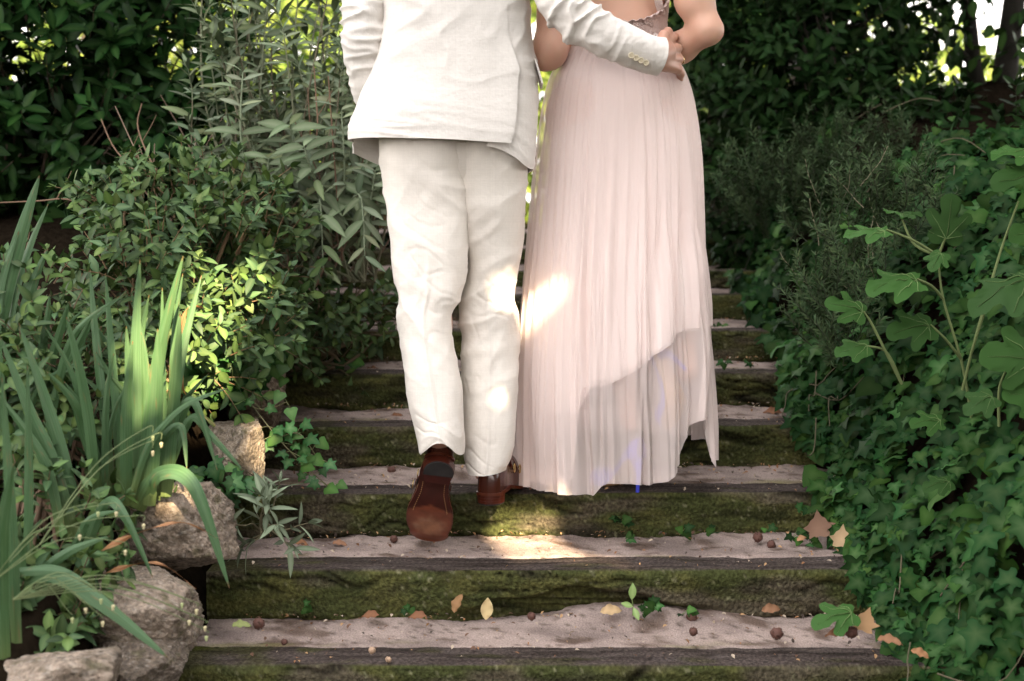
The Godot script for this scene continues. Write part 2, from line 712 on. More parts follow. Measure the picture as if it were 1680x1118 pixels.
func rock_mesh(size: Vector3, sd: int, tint: Color) -> ArrayMesh:
	var r := RandomNumberGenerator.new()
	r.seed = sd
	var planes := []
	for k in 9:
		var z := r.randf_range(-1.0, 1.0)
		var a := r.randf() * TAU
		var q := sqrt(1.0 - z * z)
		planes.append([Vector3(q * cos(a), z, q * sin(a)), r.randf_range(0.72, 1.0)])
	for ax in [Vector3.UP, Vector3.DOWN, Vector3.LEFT, Vector3.RIGHT, Vector3.BACK, Vector3.FORWARD]:
		planes.append([(ax + Vector3(r.randf_range(-0.25, 0.25), r.randf_range(-0.25, 0.25), r.randf_range(-0.25, 0.25))).normalized(), r.randf_range(0.78, 0.95)])
	var rows := []
	var cols := []
	for j in 73:
		var ph := PI * j / 72.0
		var row := PackedVector3Array()
		var cr := PackedColorArray()
		for i in 120:
			var th := TAU * i / 120.0
			var d := Vector3(sin(ph) * cos(th), cos(ph), sin(ph) * sin(th))
			var rad := 1.35
			for p in planes:
				var q: float = d.dot(p[0])
				if q > 0.05:
					rad = minf(rad, p[1] / q)
			rad *= 1.0 + 0.06 * fbm(d.x * 1.8 + sd, d.y * 1.8, d.z * 1.8) + 0.028 * fbm(d.x * 6.0 + sd, d.y * 6.0, d.z * 6.0) - 0.03 * sm(0.3, 0.7, absf(n3(d.x * 3.0, d.y * 5.0 + sd, d.z * 3.0)))
			rad += 0.007 * n3(d.x * 26.0, d.y * 26.0 + sd, d.z * 26.0)
			row.append(d * rad * size)
			var c := tint.lerp(lin(0.27, 0.205, 0.15), sm(-0.2, 0.6, fbm(d.x * 3.0, d.y * 3.0 + sd, d.z * 3.0)))
			c = c.lerp(lin(0.62, 0.54, 0.46), 0.7 * sm(0.2, 0.5, fbm(d.x * 8.0 + 3.0, d.y * 8.0 + sd, d.z * 8.0)))
			c = c.lerp(lin(0.09, 0.075, 0.055), 0.7 * sm(0.25, 0.6, fbm(d.x * 5.0 + 13.0, d.y * 5.0, d.z * 5.0 + sd)))
			c = c.lerp(lin(0.12, 0.11, 0.035), 0.6 * sm(0.2, 0.6, fbm(d.x * 2.5 + 23.0, d.y * 2.5, d.z * 2.5 + sd)))
			cr.append(c)
		rows.append(row)
		cols.append(cr)
	var mb := MB.new()
	mb.grid(rows, true, false, cols)
	return mb.mesh()


func make_rocks() -> void:
	var grey := lin(0.52, 0.41, 0.32)
	var buff := lin(0.46, 0.37, 0.27)
	var list := [
		[Vector3(-0.8477, 0.0528, 0.4200), Vector3(0.135, 0.085, 0.11), 11, grey, 10.0, "low brown rock under the drooping iris leaves"],
		[Vector3(-0.7775, 0.1060, 0.0800), Vector3(0.150, 0.090, 0.13), 23, grey, -12.0, "jagged grey rock beside the split timber step"],
		[Vector3(-0.7541, 0.2289, -0.2000), Vector3(0.145, 0.105, 0.13), 37, grey, 20.0, "pale lichened rock behind the broad arching iris leaf"],
		[Vector3(-0.6682, 0.3328, -0.5200), Vector3(0.070, 0.090, 0.11), 41, buff, 15.0, "sunlit golden rock beside the trailing ivy"],
		[Vector3(-0.6937, 0.4221, -0.9500), Vector3(0.075, 0.085, 0.10), 58, buff, 40.0, "brown rock half hidden under ivy beside the green step"],
		[Vector3(-0.7282, 0.0428, 0.1800), Vector3(0.11, 0.06, 0.10), 67, lin(0.22, 0.17, 0.13), 60.0, "small dark rock below the jagged grey rock"]]
	for a in list:
		single("rock", a[5], "rock", rock_mesh(a[1], a[2], a[3]), M.stone, Transform3D(Basis(Vector3.UP, deg_to_rad(a[4])), a[0]), "rocks edging the steps")


# rings: [centre, half width, half depth]; returns rows of points, angle 0 = right (+x), a quarter turn = towards +z
func loft(rings: Array, nv: int, nu: int, a0: float, a1: float, closed: bool, power := 2.0) -> Array:
	var rows := []
	var m := rings.size() - 1
	for j in nv:
		var t := float(j) / (nv - 1) * m
		var i := mini(int(t), m - 1)
		var f := t - i
		var ia := maxi(i - 1, 0)
		var id := mini(i + 2, m)
		var c: Vector3 = Vector3(rings[i][0]).cubic_interpolate(rings[i + 1][0], rings[ia][0], rings[id][0], f)
		var w := cubic_interpolate(rings[i][1], rings[i + 1][1], rings[ia][1], rings[id][1], f)
		var d := cubic_interpolate(rings[i][2], rings[i + 1][2], rings[ia][2], rings[id][2], f)
		var r := PackedVector3Array()
		for k in nu:
			var a := lerpf(a0, a1, float(k) / (nu if closed else nu - 1))
			var ca := cos(a)
			var sa := sin(a)
			r.append(c + Vector3(signf(ca) * absf(ca) ** (2.0 / power) * w, 0, signf(sa) * absf(sa) ** (2.0 / power) * d))
		rows.append(r)
	return rows


func puff(rows: Array, f: Callable) -> void:
	# pushes each point out from its ring's middle
	for j in rows.size():
		var c := Vector3.ZERO
		for p in rows[j]:
			c += p
		c /= rows[j].size()
		for k in rows[j].size():
			var p: Vector3 = rows[j][k]
			var o := p - c
			o = o.normalized()
			rows[j][k] = p + o * f.call(p, float(j) / (rows.size() - 1), k)


func limb(path: Array, radii: Array, nv: int, nu: int) -> Array:
	var pts := curve(path, nv)
	var rows := []
	var up := Vector3(0.1, 0.2, 0.95)
	for j in nv:
		var t := float(j) / (nv - 1) * (radii.size() - 1)
		var i := mini(int(t), radii.size() - 2)
		var rad: float = cubic_interpolate(radii[i], radii[i + 1], radii[maxi(i - 1, 0)], radii[mini(i + 2, radii.size() - 1)], t - i)
		var d := (pts[mini(j + 1, nv - 1)] - pts[maxi(j - 1, 0)]).normalized()
		var x := up.cross(d).normalized()
		up = d.cross(x)
		var r := PackedVector3Array()
		for k in nu:
			var a := TAU * k / nu
			r.append(pts[j] + (x * cos(a) + up * sin(a)) * rad)
		rows.append(r)
	return rows


func ridge(x: float, y: float, z: float) -> float:
	var v := 1.0 - absf(n3(x, y, z)) * 1.6
	return maxf(v, 0.0) ** 2


func shoe_half(s: float, right: bool) -> Vector2:
	# inner and outer half widths of a man's sole along its length
	var pts := [0.0, 0.026, 0.031, 0.033, 0.032, 0.031, 0.033, 0.040, 0.047, 0.050, 0.050, 0.047, 0.040, 0.027, 0.0]
	var t := clampf(s, 0.0, 1.0) * (pts.size() - 1)
	var i := mini(int(t), pts.size() - 2)
	var w := lerpf(pts[i], pts[i + 1], t - i)
	if s < 0.07:
		w = 0.031 * sqrt(clampf(1.0 - (1.0 - s / 0.07) ** 2, 0.0, 1.0))
	elif s > 0.86:
		w = 0.0415 * sqrt(clampf(1.0 - ((s - 0.86) / 0.14) ** 2, 0.0, 1.0))
	var bend := 0.006 * sin(s * PI * 1.15)
	return Vector2(w, bend * (-1.0 if right else 1.0))


func make_shoe(parent: Node3D, at: Transform3D, right: bool, label: String) -> void:
	# local axes: z runs from the heel to the toe, y is up from the ground
	var shoe := Node3D.new()
	shoe.name = "shoe"
	parent.add_child(shoe, true)
	shoe.transform = at
	shoe.set_meta("label", label)
	var L := 0.300
	var ybot := func(s: float) -> float:
		return 0.022 - 0.0205 * sm(0.27, 0.60, s) + 0.010 * sm(0.85, 1.0, s)
	var n := 64
	var m := 24
	# sole: underside, welt edge and top
	var rows := []
	var cols := []
	var rim := []
	var under := []
	for j in n + 1:
		var s := float(j) / n
		s = s * s * (3.0 - 2.0 * s) * 0.5 + s * 0.5
		var h := shoe_half(s, right)
		var w := h.x + 0.0035 * sm(0.0, 0.03, h.x)
		var r := PackedVector3Array()
		var c := PackedColorArray()
		for k in m + 1:
			var u := float(k) / m * 2.0 - 1.0
			var sink := 0.0025 * (1.0 - u * u) * sm(0.3, 0.4, s) * sm(0.62, 0.5, s)
			r.append(Vector3(h.y + u * w, ybot.call(s) + sink, s * L))
			var col := lin(0.055, 0.012, 0.008)
			var x := absf(u)
			var edge := 0.535 + 0.06 * absf(u)
			var worn := sm(edge - 0.01, edge + 0.01, s)
			col = col.lerp(lin(0.20, 0.058, 0.030), worn)
			var patch := sm(0.80, 0.30, Vector2(u * 0.85, (s - 0.78) * 5.2).length() + 0.10 * n3(u * 3.0, s * 9.0, 2.0))
			col = col.lerp(lin(0.34, 0.15, 0.085), worn * patch)
			col = col.lerp(lin(0.40, 0.24, 0.16), worn * 0.5 * sm(0.2, 0.7, n3(u * 2.0, s * 14.0, 7.0)) * patch)
			col = col.lerp(lin(0.06, 0.015, 0.01), sm(0.90, 0.97, x) * 0.7)
			c.append(col)
		rows.append(r)
		cols.append(c)
	var mb := MB.new()
	mb.grid(rows, false, false, cols)
	for side in [0, m]:
		var top := []
		var a := PackedVector3Array()
		var b := PackedVector3Array()
		for j in n + 1:
			a.append(rows[j][side])
			b.append(rows[j][side] + Vector3(0, 0.0075, 0))
		mb.grid([a, b], false, side == 0, lin(0.12, 0.03, 0.015))
	var lid := []
	for j in n + 1:
		var r := PackedVector3Array()
		for k in m + 1:
			r.append(rows[j][k] + Vector3(0, 0.0075, 0))
		lid.append(r)
	mb.grid(lid, false, true, lin(0.14, 0.035, 0.018))
	for k in 16:  # welt stitches along the waist
		var s := 0.33 + 0.018 * k
		var h := shoe_half(s, right)
		for side in ([-1.0] if right else [-1.0, 1.0]):
			mb.box(Transform3D(Basis(Vector3.UP, 0.2), Vector3(h.y + side * h.x * 0.80, ybot.call(s) - 0.0004, s * L)), Vector3(0.0011, 0.0010, 0.0036), lin(0.5, 0.28, 0.12))
	part("sole", mb.mesh(), M.sole, shoe)
	# stacked heel and its rubber top piece
	var hb := MB.new()
	var tip := MB.new()
	var ring := PackedVector3Array()
	for k in 40:
		var a := PI * k / 39.0
		ring.append(Vector3(cos(a) * 0.0345, 0, 0.040 - sin(a) * 0.039))
	for k in 8:
		ring.append(Vector3(lerpf(-0.0345, 0.0345, (k + 1) / 9.0), 0, 0.080 - 0.003 * sin(PI * (k + 1) / 9.0)))
	for lay in 3:
		var y0: float = [0.0005, 0.0075, 0.0150][lay]
		var y1: float = [0.0072, 0.0147, 0.0222][lay]
		var ra := PackedVector3Array()
		var rb := PackedVector3Array()
		for p in ring:
			var k := 1.0 + 0.010 * lay
			ra.append(Vector3(p.x * k, y0, p.z))
			rb.append(Vector3(p.x * k, y1, p.z))
		hb.grid([ra, rb], true, true, lin(0.085, 0.018, 0.011))
		var cen := hb.vert(Vector3(0, y0, 0.04), Vector3.DOWN, lin(0.075, 0.016, 0.012))
		var q := []
		for p in ra:
			q.append(hb.vert(p, Vector3.DOWN, lin(0.075, 0.016, 0.012)))
		for k in q.size():
			hb.tri(cen, q[k], q[(k + 1) % q.size()])
	part("heel", hb.mesh(), M.sole, shoe)
	var tr := []
	for p in ring:
		if p.z < 0.0485:
			tr.append(p * Vector3(0.96, 1, 1) + Vector3(0, 0, 0.0008))
	tr.append(Vector3(-0.033, 0, 0.0485))
	tr.append(Vector3(0.033, 0, 0.0485))
	var c0 := tip.vert(Vector3(0, -0.0028, 0.03), Vector3.DOWN, lin(0.034, 0.031, 0.030))
	var ta := PackedVector3Array()
	var tb := PackedVector3Array()
	for p in tr:
		ta.append(Vector3(p.x, -0.0028, p.z))
		tb.append(Vector3(p.x, 0.0004, p.z))
	tip.grid([ta, tb], true, true, lin(0.034, 0.031, 0.030))
	var qq := []
	for p in ta:
		qq.append(tip.vert(p, Vector3.DOWN, lin(0.034, 0.031, 0.030)))
	for k in qq.size():
		tip.tri(c0, qq[k], qq[(k + 1) % qq.size()])
	var tm: StandardMaterial3D = M.sole.duplicate()
	tm.roughness = 0.9
	part("heel_tip", tip.mesh(), tm, shoe, "grey rubber half of the heel")
	# upper
	var hts := [0.050, 0.066, 0.074, 0.080, 0.084, 0.086, 0.084, 0.078, 0.068, 0.058, 0.050, 0.045, 0.041, 0.035, 0.012]
	var up := []
	for j in n + 1:
		var s := float(j) / n
		s = s * s * (3.0 - 2.0 * s) * 0.5 + s * 0.5
		var h := shoe_half(s, right)
		var w := h.x * 0.985
		var t := s * (hts.size() - 1)
		var i := mini(int(t), hts.size() - 2)
		var ht: float = lerpf(hts[i], hts[i + 1], t - i)
		var r := PackedVector3Array()
		for k in 29:
			var a := PI * k / 28.0
			var px := cos(a)
			var py := sin(a)
			var bul := 1.0 + 0.05 * sin(a) * cos(a) * cos(a)
			r.append(Vector3(h.y + signf(px) * absf(px) ** 0.75 * w * bul, ybot.call(s) + 0.0074 + ht * py ** 0.62, s * L + 0.004 * py * sm(0.1, 0.0, s)))
		up.append(r)
	var ub := MB.new()
	ub.grid(up, false, true, null)
	part("upper", ub.mesh(), M.leather, shoe)
	# heel counter seam, cap and two buckled straps
	var trim := MB.new()
	var sp := PackedVector3Array()
	for k in 9:
		sp.append(Vector3(0, 0.031 + k * 0.0062, -0.0008 + 0.004 * sm(0, 8, k)))
	trim.tube(sp, tapers(9, 0.0011, 0.0011), 5, Color.WHITE)
	part("heel_seam", trim.mesh(), M.leather, shoe)
	for st in 2:
		var s0: float = 0.50 if st == 0 else 0.40
		var h := shoe_half(s0, right)
		var out_side := 1.0 if right else -1.0
		var band := []
		for e in 2:
			var r := PackedVector3Array()
			for k in 25:
				var a := lerpf(0.12, 0.88, k / 24.0) * PI
				var t := s0 * (hts.size() - 1)
				var ht: float = lerpf(hts[int(t)], hts[int(t) + 1], t - int(t))
				r.append(Vector3(h.y + signf(cos(a)) * absf(cos(a)) ** 0.75 * (h.x + 0.0022), ybot.call(s0) + 0.0085 + (ht + 0.0022) * sin(a) ** 0.62, s0 * L + (0.010 if e else -0.010)))
			band.append(r)
		var sb := MB.new()
		sb.sheet(band, false, true, 0.002, null)
		var strap := part("strap", sb.mesh(), M.leather, shoe)
		var bk := MB.new()
		var bp := PackedVector3Array()
		for k in 13:
			var a := TAU * k / 12.0
			bp.append(Vector3(out_side * -1.0 * (h.x + 0.006) + h.y, ybot.call(s0) + 0.052 + 0.011 * cos(a), s0 * L + 0.009 * sin(a)))
		bk.tube(bp, tapers(13, 0.0014, 0.0014), 5, Color.WHITE, false)
		part("buckle", bk.mesh(), M.brass, strap)


func make_man() -> void:
	var p := thing("person", "person in pale linen suit stepping up, one arm round partner's waist", "person", Vector3(-0.15, 0.217, -0.62))
	var root := Node3D.new()
	var body_root := p
	var off := -p.position
	# body under the clothes: one continuous skin
	var hip := Vector3(-0.1381, 1.1991, -0.6200)
	var bones := [
		[Vector3(-0.15, 1.16, -0.62), Vector3(-0.15, 1.30, -0.61), 0.085, 0.09],
		[Vector3(-0.22, 1.30, -0.61), Vector3(-0.23, 1.58, -0.60), 0.085, 0.08],
		[Vector3(-0.08, 1.30, -0.61), Vector3(-0.07, 1.58, -0.60), 0.085, 0.08],
		[Vector3(-0.15, 1.58, -0.60), Vector3(-0.145, 1.74, -0.615), 0.06, 0.055],
		[Vector3(-0.145, 1.74, -0.615), Vector3(-0.14, 1.80, -0.63), 0.055, 0.06],
		[Vector3(-0.225, 1.10, -0.60), Vector3(-0.205, 0.66, -0.545), 0.075, 0.055],
		[Vector3(-0.205, 0.66, -0.545), Vector3(-0.175, 0.40, -0.455), 0.05, 0.036],
		[Vector3(-0.075, 1.10, -0.62), Vector3(-0.055, 0.68, -0.65), 0.075, 0.055],
		[Vector3(-0.055, 0.68, -0.65), Vector3(-0.060, 0.29, -0.585), 0.05, 0.036],
		[Vector3(-0.33, 1.60, -0.60), Vector3(-0.3588, 1.4447, -0.5850), 0.05, 0.035],
		[Vector3(-0.3588, 1.4447, -0.5850), Vector3(-0.3560, 1.3288, -0.5900), 0.035, 0.03],
		[Vector3(-0.3560, 1.3288, -0.5900), Vector3(-0.28, 1.14, -0.73), 0.03, 0.026],
		[Vector3(-0.25, 1.58, -0.60), Vector3(-0.33, 1.60, -0.60), 0.07, 0.06],
		[Vector3(-0.05, 1.58, -0.60), Vector3(0.03, 1.60, -0.58), 0.07, 0.06],
		[Vector3(0.03, 1.60, -0.58), Vector3(0.0654, 1.5666, -0.5400), 0.045, 0.036],
		[Vector3(0.0654, 1.5666, -0.5400), Vector3(0.1126, 1.4330, -0.5050), 0.036, 0.034],
		[Vector3(0.1126, 1.4330, -0.5050), Vector3(0.1759, 1.3752, -0.4980), 0.034, 0.031],
		[Vector3(0.1759, 1.3752, -0.4980), Vector3(0.3481, 1.3116, -0.5400), 0.031, 0.027]]
	var mb := MB.new()
	skin(mb, bones, 0.012, 0.03, Color.WHITE)
	# head: skull, jaw, nose, ears
	var hd := Vector3(-0.13, 1.885, -0.635)
	skin(mb, [
		[hd + Vector3(0, 0.02, 0.02), hd + Vector3(0, 0.01, -0.03), 0.085, 0.082],
		[hd + Vector3(0, -0.05, -0.03), hd + Vector3(0, -0.085, -0.06), 0.06, 0.038],
		[hd + Vector3(0, -0.08, 0.03), hd + Vector3(-0.01, -0.17, 0.02), 0.055, 0.055],
		[hd + Vector3(0, 0.0, -0.105), hd + Vector3(0, -0.028, -0.122), 0.012, 0.015],
		[hd + Vector3(0.028, 0.012, -0.098), hd + Vector3(0.036, 0.012, -0.096), 0.014, 0.013],
		[hd + Vector3(-0.028, 0.012, -0.098), hd + Vector3(-0.036, 0.012, -0.096), 0.014, 0.013],
		[hd + Vector3(-0.018, -0.062, -0.094), hd + Vector3(0.018, -0.062, -0.094), 0.010, 0.010],
		[hd + Vector3(0.082, 0.01, 0.0), hd + Vector3(0.086, -0.03, -0.004), 0.016, 0.012],
		[hd + Vector3(-0.082, 0.01, 0.0), hd + Vector3(-0.086, -0.03, -0.004), 0.016, 0.012]], 0.006, 0.015, Color.WHITE)
	# the hand that holds the partner's side
	var w := Vector3(0.3447, 1.3082, -0.5350)
	var kn := [Vector3(0.3908, 1.3564, -0.6250), Vector3(0.4056, 1.3339, -0.6350), Vector3(0.4104, 1.3087, -0.6350), Vector3(0.4065, 1.2840, -0.6250)]
	var mid := [Vector3(0.4050, 1.3680, -0.6720), Vector3(0.4189, 1.3426, -0.6850), Vector3(0.4220, 1.3109, -0.6830), Vector3(0.4197, 1.2755, -0.6600)]
	var dis := [Vector3(0.3988, 1.3699, -0.7120), Vector3(0.4100, 1.3460, -0.7280), Vector3(0.4143, 1.3119, -0.7220), Vector3(0.4194, 1.2641, -0.6820)]
	var tipz := [Vector3(0.3828, 1.3681, -0.7350), Vector3(0.3908, 1.3439, -0.7500), Vector3(0.3965, 1.3094, -0.7420), Vector3(0.4111, 1.2569, -0.7020)]
	var hb := []
	for k in 4:
		var base := w.lerp(kn[k], 0.25) + Vector3(0, (1.5 - k) * 0.008, 0)
		hb.append([base, kn[k], 0.019, 0.0125])
		hb.append([kn[k], mid[k], 0.0112, 0.0095])
		hb.append([mid[k], dis[k], 0.0095, 0.0086])
		hb.append([dis[k], tipz[k], 0.0085, 0.0072])
	hb.append([w, w.lerp(kn[1], 0.5), 0.026, 0.024])
	hb.append([Vector3(0.2912, 1.3214, -0.5250), w, 0.028, 0.025])
	hb.append([w + Vector3(0.004, 0.014, -0.01), Vector3(0.3700, 1.3604, -0.5850), 0.017, 0.013])
	hb.append([Vector3(0.3700, 1.3604, -0.5850), Vector3(0.3831, 1.3741, -0.6250), 0.0115, 0.0105])
	hb.append([Vector3(0.3831, 1.3741, -0.6250), Vector3(0.3893, 1.3808, -0.6550), 0.0100, 0.0080])
	skin(mb, hb, 0.0036, 0.008, Color.WHITE)
	for k in mb.V.size():
		mb.V[k] += off
	part("body", mb.mesh(), M.skin_man, p)
	var hair := MB.new()
	skin(hair, [[hd + Vector3(0, 0.035, 0.03), hd + Vector3(0, 0.05, -0.04), 0.088, 0.080], [hd + Vector3(0, -0.03, 0.055), hd + Vector3(0, -0.07, 0.05), 0.065, 0.05]], 0.008, 0.03, Color.WHITE)
	for k in hair.V.size():
		hair.V[k] += off
	part("hair", hair.mesh(), M.hair, p)
	# ring
	var rb := MB.new()
	var rc: Vector3 = kn[2].lerp(mid[2], 0.55)
	var ax: Vector3 = (mid[2] - kn[2]).normalized()
	var e1: Vector3 = ax.cross(Vector3.UP).normalized()
	var e2: Vector3 = ax.cross(e1)
	var rp := PackedVector3Array()
	for k in 25:
		rp.append(rc + (e1 * cos(TAU * k / 24.0) + e2 * sin(TAU * k / 24.0)) * 0.0112 + off)
	rb.tube(rp, tapers(25, 0.0022, 0.0022), 6, Color.WHITE, false)
	part("ring", rb.mesh(), M.brass, p)

	# trousers: two legs and a seat
	var tr := Node3D.new()
	tr.name = "trousers"
	p.add_child(tr)
	tr.position = off
	var left := [[Vector3(-0.1936, 1.2859, -0.6000), 0.1221, 0.1150], [Vector3(-0.2016, 1.1828, -0.6000), 0.1209, 0.1220], [Vector3(-0.2072, 1.1058, -0.6000), 0.1174, 0.1250], [Vector3(-0.2092, 1.0195, -0.6000), 0.1132, 0.1170], [Vector3(-0.2060, 0.9449, -0.5900), 0.1071, 0.1060], [Vector3(-0.2032, 0.8704, -0.5750), 0.1001, 0.1000], [Vector3(-0.2013, 0.7963, -0.5600), 0.0939, 0.0940], [Vector3(-0.2022, 0.7375, -0.5450), 0.0803, 0.0900], [Vector3(-0.2105, 0.6864, -0.5300), 0.0682, 0.0850], [Vector3(-0.2055, 0.6207, -0.5150), 0.0665, 0.0820], [Vector3(-0.1912, 0.5344, -0.4900), 0.0677, 0.0800], [Vector3(-0.1799, 0.4637, -0.4650), 0.0644, 0.0780], [Vector3(-0.1727, 0.4074, -0.4470), 0.0590, 0.0740], [Vector3(-0.1701, 0.3578, -0.4350), 0.0524, 0.0700]]
	var right := [[Vector3(-0.0644, 1.2879, -0.6200), 0.1123, 0.1150], [Vector3(-0.0623, 1.1693, -0.6200), 0.1119, 0.1220], [Vector3(-0.0617, 1.0799, -0.6200), 0.1099, 0.1250], [Vector3(-0.0598, 0.9902, -0.6300), 0.1006, 0.1160], [Vector3(-0.0526, 0.8692, -0.6450), 0.0816, 0.1050], [Vector3(-0.0466, 0.7929, -0.6500), 0.0665, 0.0980], [Vector3(-0.0605, 0.7193, -0.6500), 0.0712, 0.0920], [Vector3(-0.0590, 0.6706, -0.6450), 0.0789, 0.0880], [Vector3(-0.0543, 0.6099, -0.6350), 0.0742, 0.0850], [Vector3(-0.0555, 0.4910, -0.6000), 0.0691, 0.0820], [Vector3(-0.0567, 0.4028, -0.5750), 0.0673, 0.0780], [Vector3(-0.0611, 0.3289, -0.5600), 0.0581, 0.0740], [Vector3(-0.0648, 0.2977, -0.5550), 0.0482, 0.0710]]
	for leg in 2:
		var rows := loft(left if leg == 0 else right, 190, 132, 0.0, TAU, true, 2.15)
		var sd := 40.0 * leg
		puff(rows, func(q: Vector3, v: float, k: int) -> float:
			var knee := exp(-((v - 0.60) / 0.13) ** 2)
			var seat := exp(-((v - 0.27) / 0.14) ** 2)
			var ankle := sm(0.78, 1.0, v)
			var slant := q.y * 26.0 + q.x * 14.0 * (1.0 if leg == 0 else -1.0)
			var d := 0.0050 * n3(q.x * 9.0 + sd, q.y * 5.0, q.z * 9.0)
			d += 0.0085 * (ridge(q.x * 3.0 + sd, slant * 0.36, q.z * 3.0) - 0.4) * (knee * 1.0 + seat * 0.6)
			d += 0.0032 * (ridge(q.x * 7.0 + sd, q.y * 6.0 - q.x * 5.0, q.z * 6.0) - 0.4) * (0.4 + 0.5 * knee)
			d += 0.0040 * (ridge(q.x * 6.0 + sd + 9.0, q.y * 9.0 + q.x * 7.0, q.z * 6.0) - 0.4) * ankle
			d += 0.0012 * fbm(q.x * 34.0, q.y * 26.0 + sd, q.z * 34.0)
			d -= 0.0024 * sm(0.80, 1.0, 1.0 - absf(n3(q.x * 9.0 + sd, q.y * 15.0 + q.x * 6.0, q.z * 7.0))) * sm(0.0, 0.4, n3(q.x * 4.0 + 30.0, q.y * 3.5 + sd, q.z * 4.0))
			# pressed crease down the back of the leg
			var ang := TAU * k / 132.0
			d += 0.004 * exp(-((ang - PI * 0.5) / 0.05) ** 2) * sm(0.35, 0.5, v)
			return d)
		# hem rises over the heel
		for j in rows.size():
			var v := float(j) / (rows.size() - 1)
			for k in 132:
				var ang := TAU * k / 132.0
				var back := maxf(sin(ang), 0.0)
				var q: Vector3 = rows[j][k]
				q.y += sm(0.85, 1.0, v) * (0.036 * back ** 3 if leg == 0 else -0.002 * back + 0.004 * cos(ang))
				rows[j][k] = q
		var lb := MB.new()
		lb.sheet(rows, true, false, 0.0022)
		part("leg", lb.mesh(), M.trouser, tr)
	var seat_rows := loft([[Vector3(-0.1369, 1.3599, -0.6050), 0.1786, 0.1000], [Vector3(-0.1361, 1.2279, -0.6100), 0.1810, 0.1150], [Vector3(-0.1350, 1.1167, -0.6100), 0.1650, 0.1120], [Vector3(-0.1277, 1.0497, -0.6100), 0.1127, 0.0980], [Vector3(-0.1203, 1.0049, -0.6100), 0.0752, 0.0750], [Vector3(-0.1205, 0.9599, -0.6100), 0.0376, 0.0400]], 40, 60, 0.0, TAU, true)
	var sb := MB.new()
	sb.grid(seat_rows, true, false)
	part("seat", sb.mesh(), M.trouser, tr)

	# jacket: back panel over a side and front panel, with a vent between them
	var jk := Node3D.new()
	jk.name = "jacket"
	p.add_child(jk)
	jk.position = off
	var trunk := [[Vector3(-0.145, 1.715, -0.615), 0.070, 0.066], [Vector3(-0.148, 1.67, -0.61), 0.130, 0.085], [Vector3(-0.15, 1.62, -0.605), 0.205, 0.105], [Vector3(-0.15, 1.55, -0.60), 0.222, 0.122], [Vector3(-0.1362, 1.5051, -0.6000), 0.1866, 0.1300], [Vector3(-0.1342, 1.4469, -0.6000), 0.1772, 0.1300], [Vector3(-0.1330, 1.3593, -0.6000), 0.1836, 0.1300], [Vector3(-0.1385, 1.2859, -0.6000), 0.1981, 0.1340], [Vector3(-0.1506, 1.2121, -0.5980), 0.2117, 0.1380], [Vector3(-0.1649, 1.1054, -0.5920), 0.2246, 0.1440], [Vector3(-0.1726, 1.0371, -0.5900), 0.2234, 0.1460]]
	var rough := func(q: Vector3) -> float:
		var d := 0.0035 * n3(q.x * 6.0, q.y * 6.0, q.z * 3.0) + 0.0016 * fbm(q.x * 22.0, q.y * 22.0, q.z * 10.0)
		d += 0.0055 * (ridge(q.x * 4.0 + q.y * 5.0, q.y * 7.0 - q.x * 5.0, 3.0) - 0.4) * sm(1.12, 1.35, q.y)
		d += 0.003 * (ridge(q.x * 3.0, q.y * 16.0 + q.x * 2.0, 8.0) - 0.4) * sm(1.25, 1.1, q.y)
		return d
	var nb := 170
	var back := loft(trunk, nb, 130, deg_to_rad(52.0), deg_to_rad(196.0), false, 2.3)
	puff(back, func(q: Vector3, v: float, k: int) -> float:
		var edge := sm(14.0, 0.0, k) * sm(0.60, 0.75, v)
		return rough.call(q) + 0.004 + 0.020 * edge)
	var front := loft(trunk, nb, 200, deg_to_rad(190.0), deg_to_rad(422.0), false, 2.3)
	puff(front, func(q: Vector3, v: float, k: int) -> float:
		return rough.call(q) - 0.012 * sm(0.6, 0.7, v) * sm(176.0, 196.0, k))
	# hems: the back panel ends higher than the side panel
	for j in nb:
		var v := float(j) / (nb - 1)
		var cut := sm(0.72, 1.0, v)
		for k in 130:
			var q: Vector3 = back[j][k]
			var u := k / 129.0
			q.y += cut * (0.058 + 0.008 * sin(u * PI) + 0.010 * u) 
			back[j][k] = q
		for k in 200:
			var q: Vector3 = front[j][k]
			var u := k / 199.0
			q.y += cut * (0.050 * sm(0.80, 1.0, u) + 0.040 * sm(0.25, 0.0, u) - 0.012 * sm(0.75, 0.55, u) * sm(0.2, 0.4, u))
			front[j][k] = q
	var jb := MB.new()
	jb.sheet(back, false, true, 0.0026)
	part("back_panel", jb.mesh(), M.linen, jk)
	var jf := MB.new()
	jf.sheet(front, false, true, 0.0026)
	part("side_panel", jf.mesh(), M.linen, jk)
	var arms := [
		[[Vector3(-0.325, 1.635, -0.60), Vector3(-0.3572, 1.5767, -0.5950), Vector3(-0.3588, 1.4447, -0.5850), Vector3(-0.3577, 1.3568, -0.5800), Vector3(-0.3520, 1.2791, -0.6050), Vector3(-0.3430, 1.2096, -0.6600), Vector3(-0.275, 1.135, -0.73)], [0.072, 0.068, 0.0555, 0.054, 0.051, 0.047, 0.044]],
		[[Vector3(0.025, 1.635, -0.585), Vector3(0.0654, 1.5666, -0.5400), Vector3(0.1126, 1.4330, -0.5050), Vector3(0.1759, 1.3752, -0.4980), Vector3(0.2579, 1.3340, -0.5100), Vector3(0.3237, 1.3119, -0.5300), Vector3(0.3555, 1.3044, -0.5400)], [0.072, 0.067, 0.060, 0.055, 0.050, 0.047, 0.0465]]]
